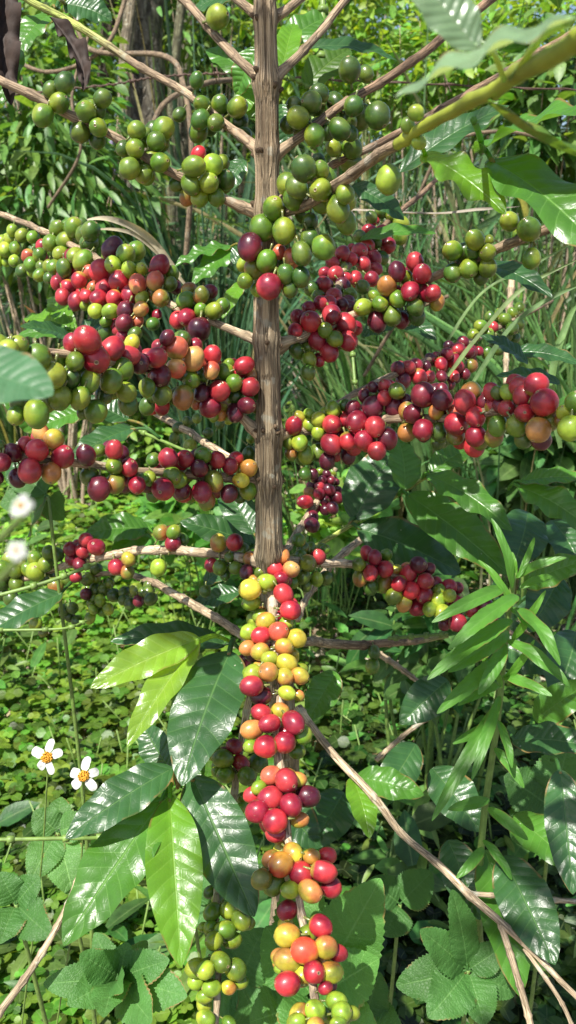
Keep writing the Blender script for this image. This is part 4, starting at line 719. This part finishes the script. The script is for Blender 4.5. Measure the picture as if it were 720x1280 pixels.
# ------------------------------------------------------------------ background trunks
def bgtree(pts, r0, r1, label, name='tree', bark_tint=(1, 1, 1), limbs=(), cat='tree', mat='bgbark'):  # per-trunk tint multiplied into the bark colour
    pp = [np.array(q, float) for q in pts]; e = empty(name, tuple(pp[0]*np.array([1, 1, 0])), label=label, category=cat); mb = MB(); p = catmull(pp, 120)
    tube(mb, p, np.linspace(r0, r1, 120), 24, c=bark_tint, disp=lambda a, L: 1+.12*noise.noise(Vector((math.cos(a)*2.2, math.sin(a)*2.2, L*7)))+.06*noise.noise(Vector((math.cos(a)*7, math.sin(a)*7, L*20))))
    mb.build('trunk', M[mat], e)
    for i, (s, dr, ln) in enumerate(limbs):
        mb = MB(); b = p[int(s*119)]; t = b+np.array(dr)*ln; tube(mb, catmull([b, (b+t)/2+np.array([0, 0, -.04]), t], 30), np.linspace(r1*.55, r1*.25, 30), 10, c=bark_tint); mb.build('limb', M[mat], e)
    return e
def foot(px, Y, z=0.): x = (px-360)/F*(Y*FW[1]+(CAM[2]-z)*UP[1]*1.0)*1.0; return np.array([x, Y, z])
def vx(px, py, Y): return PY(px, py, Y)
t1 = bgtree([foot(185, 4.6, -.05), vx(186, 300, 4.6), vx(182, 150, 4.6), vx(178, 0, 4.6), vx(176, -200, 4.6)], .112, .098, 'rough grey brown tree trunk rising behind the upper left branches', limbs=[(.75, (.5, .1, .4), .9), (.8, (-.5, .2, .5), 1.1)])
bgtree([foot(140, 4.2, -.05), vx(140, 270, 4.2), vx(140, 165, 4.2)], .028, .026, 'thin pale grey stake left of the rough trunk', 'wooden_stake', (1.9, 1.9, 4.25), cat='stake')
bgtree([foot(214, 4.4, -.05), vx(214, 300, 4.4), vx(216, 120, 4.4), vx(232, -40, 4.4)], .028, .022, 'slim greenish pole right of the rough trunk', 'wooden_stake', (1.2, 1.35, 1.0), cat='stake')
bgtree([foot(124, 5.0, -.05), vx(124, 250, 5.0), vx(130, 100, 5.0), vx(150, -60, 5.0)], .05, .04, 'slender dark tree trunk behind the thin pale stake', bark_tint=(.5, .45, .4))
bgtree([vx(150, 130, 4.45)*np.array([1, 1, 0])+[0.02, 0, 0], vx(152, 280, 4.45), vx(155, 150, 4.45), vx(158, 60, 4.45), vx(170, -30, 4.45)], .036, .03, 'pale sunlit sapling stem pressed against the rough trunk', bark_tint=(1.9, 1.85, 1.7))  # pale tint paints the sunlit look into this bark
bgtree([foot(232, 5.6, -.05), vx(228, 200, 5.6), vx(236, 0, 5.6), vx(240, -150, 5.6)], .055, .05, 'far slender trunk just left of the coffee trunk', bark_tint=(.9, .95, .85))

# ------------------------------------------------------------------ shrubs
TPL_OV = leaf_template(5, .22, .16, prof_ovate, .5); TPL_LA = leaf_template(6, .25, .28, prof_lance, .26); TPL_RD = leaf_template(5, .15, .08, lambda u: np.sqrt(np.clip(1-(2*u-1)**2, 0.0001, 1)), .95)
def shrub_leaves(mb, c, rx, ry, rz, n, tpl, size, col, droop=.3, var=.35, hollow=.35):
    a = RNG.normal(size=(n, 3)); a /= np.linalg.norm(a, axis=1)[:, None]; rr = (hollow+(1-hollow)*RNG.random(n)**.5)[:, None]
    nz = np.array([noise.noise(Vector(q*2.6)+Vector((c[0]*3, c[1]*3, c[2]))) for q in a]); rr = rr*(1+.55*nz)[:, None]
    keep = np.array([noise.noise(Vector(q*r_[0]*4.5)+Vector((c[0], 7, 1))) for q, r_ in zip(a, rr)]) > -.22
    a = a[keep]; rr = rr[keep]; n = len(a); pos = np.asarray(c)+a*rr*np.array([rx, ry, rz]); pos[:, 2] = np.maximum(pos[:, 2], .03)
    y = a*np.array([1, 1, .4])+RNG.normal(0, .5, (n, 3)); y[:, 2] -= droop
    z = np.stack([RNG.normal(0, .45, n)-.1, RNG.normal(0, .45, n)-.25, np.ones(n)], 1)
    cl = np.array(col)*RNG.uniform(1-var, 1+var, (n, 1))*np.stack([RNG.uniform(.75, 1.45, n), np.ones(n), RNG.uniform(.7, 1.2, n)], 1)
    scatter(mb, tpl, pos, y, z, size*RNG.uniform(.6, 1.3, n), cl)
def shrub(px, py, Y, rpx, rpy, n, kind, size, col, label, droop=.3, mat='small', name='shrub', group='leafy bushes behind the coffee tree', ry=None):
    c = PY(px, py, Y); k = np.linalg.norm(c-CAM)/F; rx = rpx*k; rz = rpy*k; e = empty(name, (c[0], c[1], 0), label=label, category='bush', group=group)
    mb = MB(); shrub_leaves(mb, c, rx, ry or rx*.7, rz, n, {'o': TPL_OV, 'l': TPL_LA, 'r': TPL_RD}[kind], size, col, droop); mb.build('foliage', M[mat], e)
    mb = MB()
    for i in range(11):
        a = random.uniform(0, 6.3); t = c+np.array([math.cos(a)*rx*.75, math.sin(a)*rx*.5, random.uniform(.0, .8)*rz]); b = np.array([c[0]+random.uniform(-.06, .06), c[1]+random.uniform(-.06, .06), -.02]); m_ = (b+t)/2+np.array([random.uniform(-.05, .05), 0, .08]); stem(mb, [b, m_, t], (.007*Y/3+.002) if rpy > 45 else .0018, .0013)
    mb.build('stem', M['stem' if Y < 2.5 else 'branch'], e)
shrub(55, 235, 3.3, 115, 95, 1700, 'l', .10, (.10, .22, .05), 'dark narrow leaved bush behind the long left branches', .7)
shrub(20, 120, 3.6, 120, 90, 1300, 'o', .07, (.09, .22, .035), 'mid green bush at the left edge behind the dead leaves')
shrub(90, 20, 4.9, 120, 70, 1100, 'o', .07, (.13, .28, .04), 'bright leafy bush at the top left behind the rough trunk')
shrub(255, 20, 4.8, 80, 60, 700, 'l', .09, (.12, .25, .05), 'light green bush showing left of the coffee trunk at the top')
shrub(430, 60, 4.6, 110, 95, 2400, 'o', .07, (.18, .34, .045), 'sunlit yellow green bush right of the coffee trunk at the top')
shrub(560, 95, 4.0, 90, 60, 1900, 'o', .06, (.14, .30, .045), 'sunlit small leaved bush behind the blurred leaf')
shrub(655, 60, 5.2, 110, 60, 2200, 'o', .07, (.17, .33, .05), 'sunlit bush in the top right corner')
shrub(700, 150, 3.0, 70, 90, 900, 'o', .08, (.08, .19, .04), 'shaded bush at the right edge behind the big coffee leaves')
shrub(110, 345, 3.9, 110, 45, 900, 'l', .12, (.06, .15, .04), 'dark low bush behind the red and green left cluster', .6)
shrub(470, 170, 5.2, 90, 60, 600, 'l', .10, (.09, .21, .05), 'green bush behind the upper right cherries')
shrub(560, 790, 1.25, 90, 60, 260, 'o', .06, (.05, .14, .035), 'low dark herb patch behind the narrow leaved weed', .1, ry=.12)
shrub(690, 560, 2.2, 70, 60, 420, 'o', .09, (.06, .16, .04), 'broad leaved bush at the right edge under the tall grass', .2)
shrub(240, 640, 2.0, 60, 35, 300, 'o', .07, (.09, .24, .04), 'low sunlit herb tuft behind the lower left row of cherries', .1, ry=.15)
shrub(430, 640, 2.0, 50, 40, 300, 'r', .05, (.16, .34, .06), 'low round leaved herb tuft just right of the trunk foot', .1, ry=.15)

shrub(190, 545, 3.6, 100, 40, 900, 'o', .06, (.16, .33, .05), 'low sunlit bush far behind the crimson left row', .1, ry=.3)
# ------------------------------------------------------------------ grass clumps
def grass(px, Y, n, h, w, col, label, spread=.5, bx=.14, dryf=.12, group='tall grass clumps behind the coffee tree', lean=(0, 0), name='grass_clump'):
    c = np.array([(px-360)/F*(Y*1.1), Y, 0]); mb = MB(); K = 12
    for i in range(n):
        a = random.uniform(0, 2*PI); r = bx*math.sqrt(random.random()); b = c+np.array([math.cos(a)*r, math.sin(a)*r, -.01]); L = h*random.uniform(.45, 1.1)
        o = random.uniform(.08, 1.)*spread; az = a+random.uniform(-.7, .7); dirh = np.array([math.cos(az)+lean[0], math.sin(az)*.7+lean[1], 0]); s = np.linspace(0, 1, K); curve = random.uniform(1.3, 3.)
        p = b+np.outer(s**curve*L*o, dirh)+np.outer(L*(s-.55*o*s**(curve+.8)), [0, 0, 1]); T = unit_rows(np.gradient(p, axis=0)); B_ = unit_rows(np.cross(T, [math.sin(az)+.2, -math.cos(az), .3])); tw = random.uniform(-.8, .8)
        Nn = np.cross(B_, T); B_ = B_*np.cos(tw*s)[:, None]+Nn*np.sin(tw*s)[:, None]; Nn = np.cross(B_, T)
        W = w*random.uniform(.5, 1.2)*np.clip(np.minimum(1, .55+s*2.2)*(1-s**2.4), .02, 1)[:, None]/2
        V = np.stack([p-B_*W+Nn*W*.5, p, p+B_*W+Nn*W*.5], 1).reshape(-1, 3)
        cl = np.array((.42, .33, .17)) if random.random() < dryf else np.array(col)*random.uniform(.65, 1.4); cl = np.clip(cl*np.array([random.uniform(.65, 1.0), 1, 1])*random.choice([.35, .6, .9, .9]), 0, .9)
        uv = np.array([[q, v] for q in s for v in (0, .5, 1)]); mb.add(V, grid_faces(K, 3), cl, uv)
    e = tag(mb.build(name, M['blade'], origin=tuple(c)), label=label, category='grass', group=group); return e
gc = (.15, .26, .085)
grass(470, 3.0, 130, 1.35, 0.0234, gc, 'tall grass clump right behind the dark red cherries')
grass(560, 2.7, 130, 1.35, 0.0247, gc, 'tall grass clump behind the small green and maroon cherries')
grass(650, 2.9, 130, 1.45, 0.026, (.18, .30, .09), 'tall grass clump arching over the right row of cherries', lean=(-.35, 0))
grass(735, 2.4, 105, 1.35, 0.026, (.18, .30, .09), 'tall grass clump at the right edge leaning left', lean=(-.5, 0))
grass(430, 3.6, 105, 1.6, 0.026, (.11, .21, .08), 'darker grass clump showing between trunk and upper right cherries')
grass(280, 3.2, 124, 1.55, 0.0208, (.09, .17, .09), 'blue green grass clump just left of the trunk', dryf=.06)
grass(230, 4.2, 93, 1.6, 0.0234, (.09, .17, .09), 'fine grass clump behind the slim greenish pole', dryf=.1)
grass(600, 4.4, 111, 1.8, 0.0312, (.19, .32, .09), 'tallest grass clump, far back at the right')
grass(520, 5.0, 111, 1.9, 0.0338, (.16, .28, .08), 'far grass clump behind the yellow green branch tip')
grass(700, 3.7, 93, 1.7, 0.0312, (.19, .32, .09), 'far grass clump behind the big right coffee leaves')
grass(60, 3.6, 93, 1.1, 0.0208, (.10, .20, .05), 'low grass clump in front of the bare soil at the left')
grass(400, 2.3, 68, .75, 0.0156, (.11, .22, .06), 'short grass clump behind the lower trunk')
grass(640, 2.0, 24, .95, 0.013, (.12, .25, .07), 'thin grass tuft behind the right row, in front of the tall clumps', lean=(-.3, 0))

grass(268, 4.0, 150, 2.35, .036, (.12, .20, .11), 'strappy arching blades between the rough trunk and the coffee trunk', dryf=.12, spread=.8, bx=.3)
grass(470, 3.9, 150, 2.3, .036, (.15, .25, .11), 'strappy arching blades right behind the upper right green cherries', dryf=.12, spread=.85, bx=.3)
grass(620, 3.6, 110, 2.1, .034, (.18, .30, .10), 'strappy arching blades behind the right pair of big coffee leaves', dryf=.15, spread=.85, bx=.3)
grass(60, 4.4, 90, 2.2, .030, (.11, .20, .07), 'strappy arching blades behind the dead leaves at the left', dryf=.2, spread=.9, bx=.35)
def vine(pts, r, label):
    mb = MB(); p = catmull([P(*q) for q in pts], 50); tube(mb, p, r, 6, c=(.5, .47, .42)); tag(mb.build('vine', M['branch']), label=label, category='vine')
vine([(90,-10,2.2),(110,60,2.2),(205,70,2.0),(230,110,1.9),(240,200,1.9),(232,330,2.0)], .007, 'brown vine looping down right of the rough trunk')
vine([(-10,60,2.4),(60,90,2.3),(130,60,2.2),(160,-10,2.2)], .006, 'brown vine sagging across the top left corner')
vine([(205,205,1.6),(188,180,1.6),(205,130,1.6),(255,105,1.7),(290,100,1.8)], .006, 'hooked pale vine beside the rough trunk under the barbed wire')
vine([(60,260,2.6),(100,190,2.5),(90,120,2.5),(112,40,2.5)], .005, 'thin vine climbing behind the upper left green cherries')
vine([(520,250,2.6),(560,180,2.5),(640,165,2.4),(720,190,2.4)], .006, 'brown vine behind the yellow green branch tip')
vine([(455,470,1.8),(500,400,1.7),(560,370,1.6)], .004, 'thin dark stick in front of the tall grass, right of centre')
# ------------------------------------------------------------------ far wood, undergrowth, clover, litter
def vgh(x, y): return np.array([gh(a, b) for a, b in zip(x, y)])
def far_wood():
    mb = MB()
    for i in range(64):
        y = random.uniform(7.5, 16); x = random.uniform(-1, 1)*y*.62; r = random.uniform(.8, 1.6); z = random.uniform(.7, 2.6)+.1*max(0, y-9)+(random.uniform(.3, 2.2) if x < 1.6 else .2)
        shrub_leaves(mb, (x, y, z), r, r*.8, r*.95, 1500, TPL_OV if i % 3 else TPL_LA, .13, random.choice([(.045, .11, .03), (.08, .18, .035), (.03, .075, .025), (.10, .20, .045)]), .2)
    tag(mb.build('far_woods', M['small']), kind='stuff')
far_wood()
def clover():
    mb = MB(); n = 42000; y = .75+(RNG.random(n)**1.5)*5.5; x = RNG.uniform(-1, 1, n)*(y*.46+.25)
    dens = np.array([noise.noise(Vector((a*1.3, b*1.3, 5))) for a, b in zip(x, y)]); bias = np.where(x < .03, np.where(y < 1.7, .2, .42), np.where(y < 1.8, .02, -.42))
    k = dens+bias > RNG.uniform(-.35, .3, n); x, y = x[k], y[k]; n = len(x)
    h = RNG.uniform(.02, .13, n)+.05*np.clip(dens[k], 0, 1); z = vgh(x, y)+h; ang = RNG.uniform(0, 2*PI, n); til = np.stack([RNG.normal(0, .35, n), RNG.normal(0, .35, n)-.15, np.ones(n)], 1)
    pn = np.array([noise.noise(Vector((a*2.2, b*2.2, 8))) for a, b in zip(x, y)]); g = np.clip(.62+RNG.normal(0, .22, n)+.6*pn, .15, 1.2)[:, None]; cl = np.where((x < .05)[:, None], np.array([.22, .50, .05]), np.array([.09, .235, .035]))*g*np.where(y < 2.3, .62, 1.)[:, None]*np.stack([RNG.uniform(.7, 1.6, n), np.ones(n), np.ones(n)], 1)  # near clover painted darker as shade, left side painted brighter as sunlit
    sz = RNG.uniform(.008, .026, n)*(1+.10*(y-1))
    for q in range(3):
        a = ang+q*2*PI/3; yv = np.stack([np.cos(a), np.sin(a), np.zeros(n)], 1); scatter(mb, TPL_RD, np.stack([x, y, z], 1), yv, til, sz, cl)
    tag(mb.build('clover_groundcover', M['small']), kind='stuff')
clover()
def undergrowth():
    mb = MB()
    for kind, n, smin, smax, col, hm in (('o', 9000, .02, .055, (.09, .24, .035), .22), ('l', 5200, .03, .09, (.10, .23, .05), .30), ('o', 1500, .05, .10, (.06, .17, .04), .35)):
        y = .85+(RNG.random(n)**1.3)*5.2; x = RNG.uniform(-1, 1, n)*(y*.48+.3)
        d = np.array([noise.noise(Vector((a*1.7+9, b*1.7, 2))) for a, b in zip(x, y)]); k = d+np.where(x < .03, .05, np.where(y < 1.6, .0, -.40)) > RNG.uniform(-.3, .3, n); x, y, d = x[k], y[k], d[k]; n = len(x)
        h = RNG.random(n)**1.3*hm*(.5+np.clip(d, 0, 1)*1.5); z = vgh(x, y)+.01+h*np.clip((y-.4), .3, 1)
        a = RNG.uniform(0, 2*PI, n); yv = np.stack([np.cos(a), np.sin(a), RNG.uniform(-.3, .6, n)], 1); zh = np.stack([RNG.normal(0, .35, n), RNG.normal(0, .35, n)-.2, np.ones(n)], 1)
        cl = np.array(col)*RNG.uniform(.55, 1.5, (n, 1))*np.stack([RNG.uniform(.7, 1.6, n), np.ones(n), np.ones(n)], 1); pos = np.stack([x, y, z], 1)
        scatter(mb, TPL_OV if kind == 'o' else TPL_LA, pos, yv, zh, RNG.uniform(smin, smax, n), cl)
    tag(mb.build('undergrowth', M['small']), kind='stuff')
    mb = MB(); n = 1500; y = .9+(RNG.random(n)**1.2)*4.5; x = RNG.uniform(-1, 1, n)*(y*.46+.25)
    for a, b in zip(x, y):
        g = gh(a, b); q = np.array([a, b, g]); t = q+np.array([random.gauss(0, .05), random.gauss(0, .05), random.uniform(.06, .22)]); tube(mb, [q, (q+t)/2+np.array([.005, 0, .01]), t], .0011+.0004*b, 4, c=(.9, 1, .7))
    tag(mb.build('undergrowth_stems', M['stem']), kind='stuff')
undergrowth()
def litter():
    mb = MB(); n = 14000; y = .7+RNG.random(n)**1.2*7; x = RNG.uniform(-1, 1, n)*(y*.5+.3); z = vgh(x, y)+RNG.uniform(.003, .02, n)
    a = RNG.uniform(0, 2*PI, n); yv = np.stack([np.cos(a), np.sin(a), RNG.normal(0, .25, n)], 1); zh = np.stack([RNG.normal(0, .5, n), RNG.normal(0, .5, n), np.ones(n)], 1)
    pal = np.array([(.42, .34, .23), (.24, .16, .09), (.58, .52, .42), (.16, .11, .07), (.50, .46, .38)])[RNG.integers(0, 5, n)]
    k = n//2; P_ = np.stack([x, y, z], 1); scatter(mb, TPL_OV, P_[:k], yv[:k], zh[:k], RNG.uniform(.02, .07, k), pal[:k]); scatter(mb, TPL_LA, P_[k:], yv[k:], zh[k:], RNG.uniform(.04, .16, n-k), pal[k:])
    tag(mb.build('leaf_litter', M['dry']), kind='stuff')
litter()

# ------------------------------------------------------------------ light, sky, camera
SUN = unit((-.34, -.50, .95)); el = math.asin(SUN[2]); az = math.atan2(SUN[0], SUN[1])
w = bpy.data.worlds.new('World'); scene.world = w; w.use_nodes = True; nt = w.node_tree; bg = nt.nodes['Background']
sky = nt.nodes.new('ShaderNodeTexSky'); sky.sky_type = 'NISHITA'; sky.sun_disc = False; sky.sun_elevation = el; sky.sun_rotation = az; sky.dust_density = 1.5
nt.links.new(sky.outputs[0], bg.inputs[0]); bg.inputs[1].default_value = .09
sl = bpy.data.lights.new('sun', 'SUN'); sl.energy = 5.0; sl.angle = math.radians(.53); sl.color = (1, .955, .88); so = bpy.data.objects.new('sun', sl); COL.objects.link(so)
so.rotation_euler = Vector(-SUN).to_track_quat('-Z', 'Y').to_euler(); so.location = (0, 0, 6)
cam = bpy.data.cameras.new('camera'); co = bpy.data.objects.new('camera', cam); COL.objects.link(co); co.location = tuple(CAM); co.rotation_euler = (math.radians(90)-PITCH, 0, 0)
cam.sensor_fit = 'VERTICAL'; cam.sensor_height = 24; cam.lens = 24*F/1280; cam.clip_start = .01; cam.clip_end = 2000
cam.dof.use_dof = True; cam.dof.focus_distance = .60; cam.dof.aperture_fstop = 10.0
scene.camera = co
vs = scene.view_settings; vs.view_transform = 'Standard'; vs.look = 'None'; vs.gamma = 1; vs.exposure = .90; vs.use_curve_mapping = False
scene.cycles.use_denoising = True; scene.cycles.max_bounces = 6; scene.cycles.diffuse_bounces = 3; scene.cycles.transmission_bounces = 3; scene.cycles.sample_clamp_indirect = 6
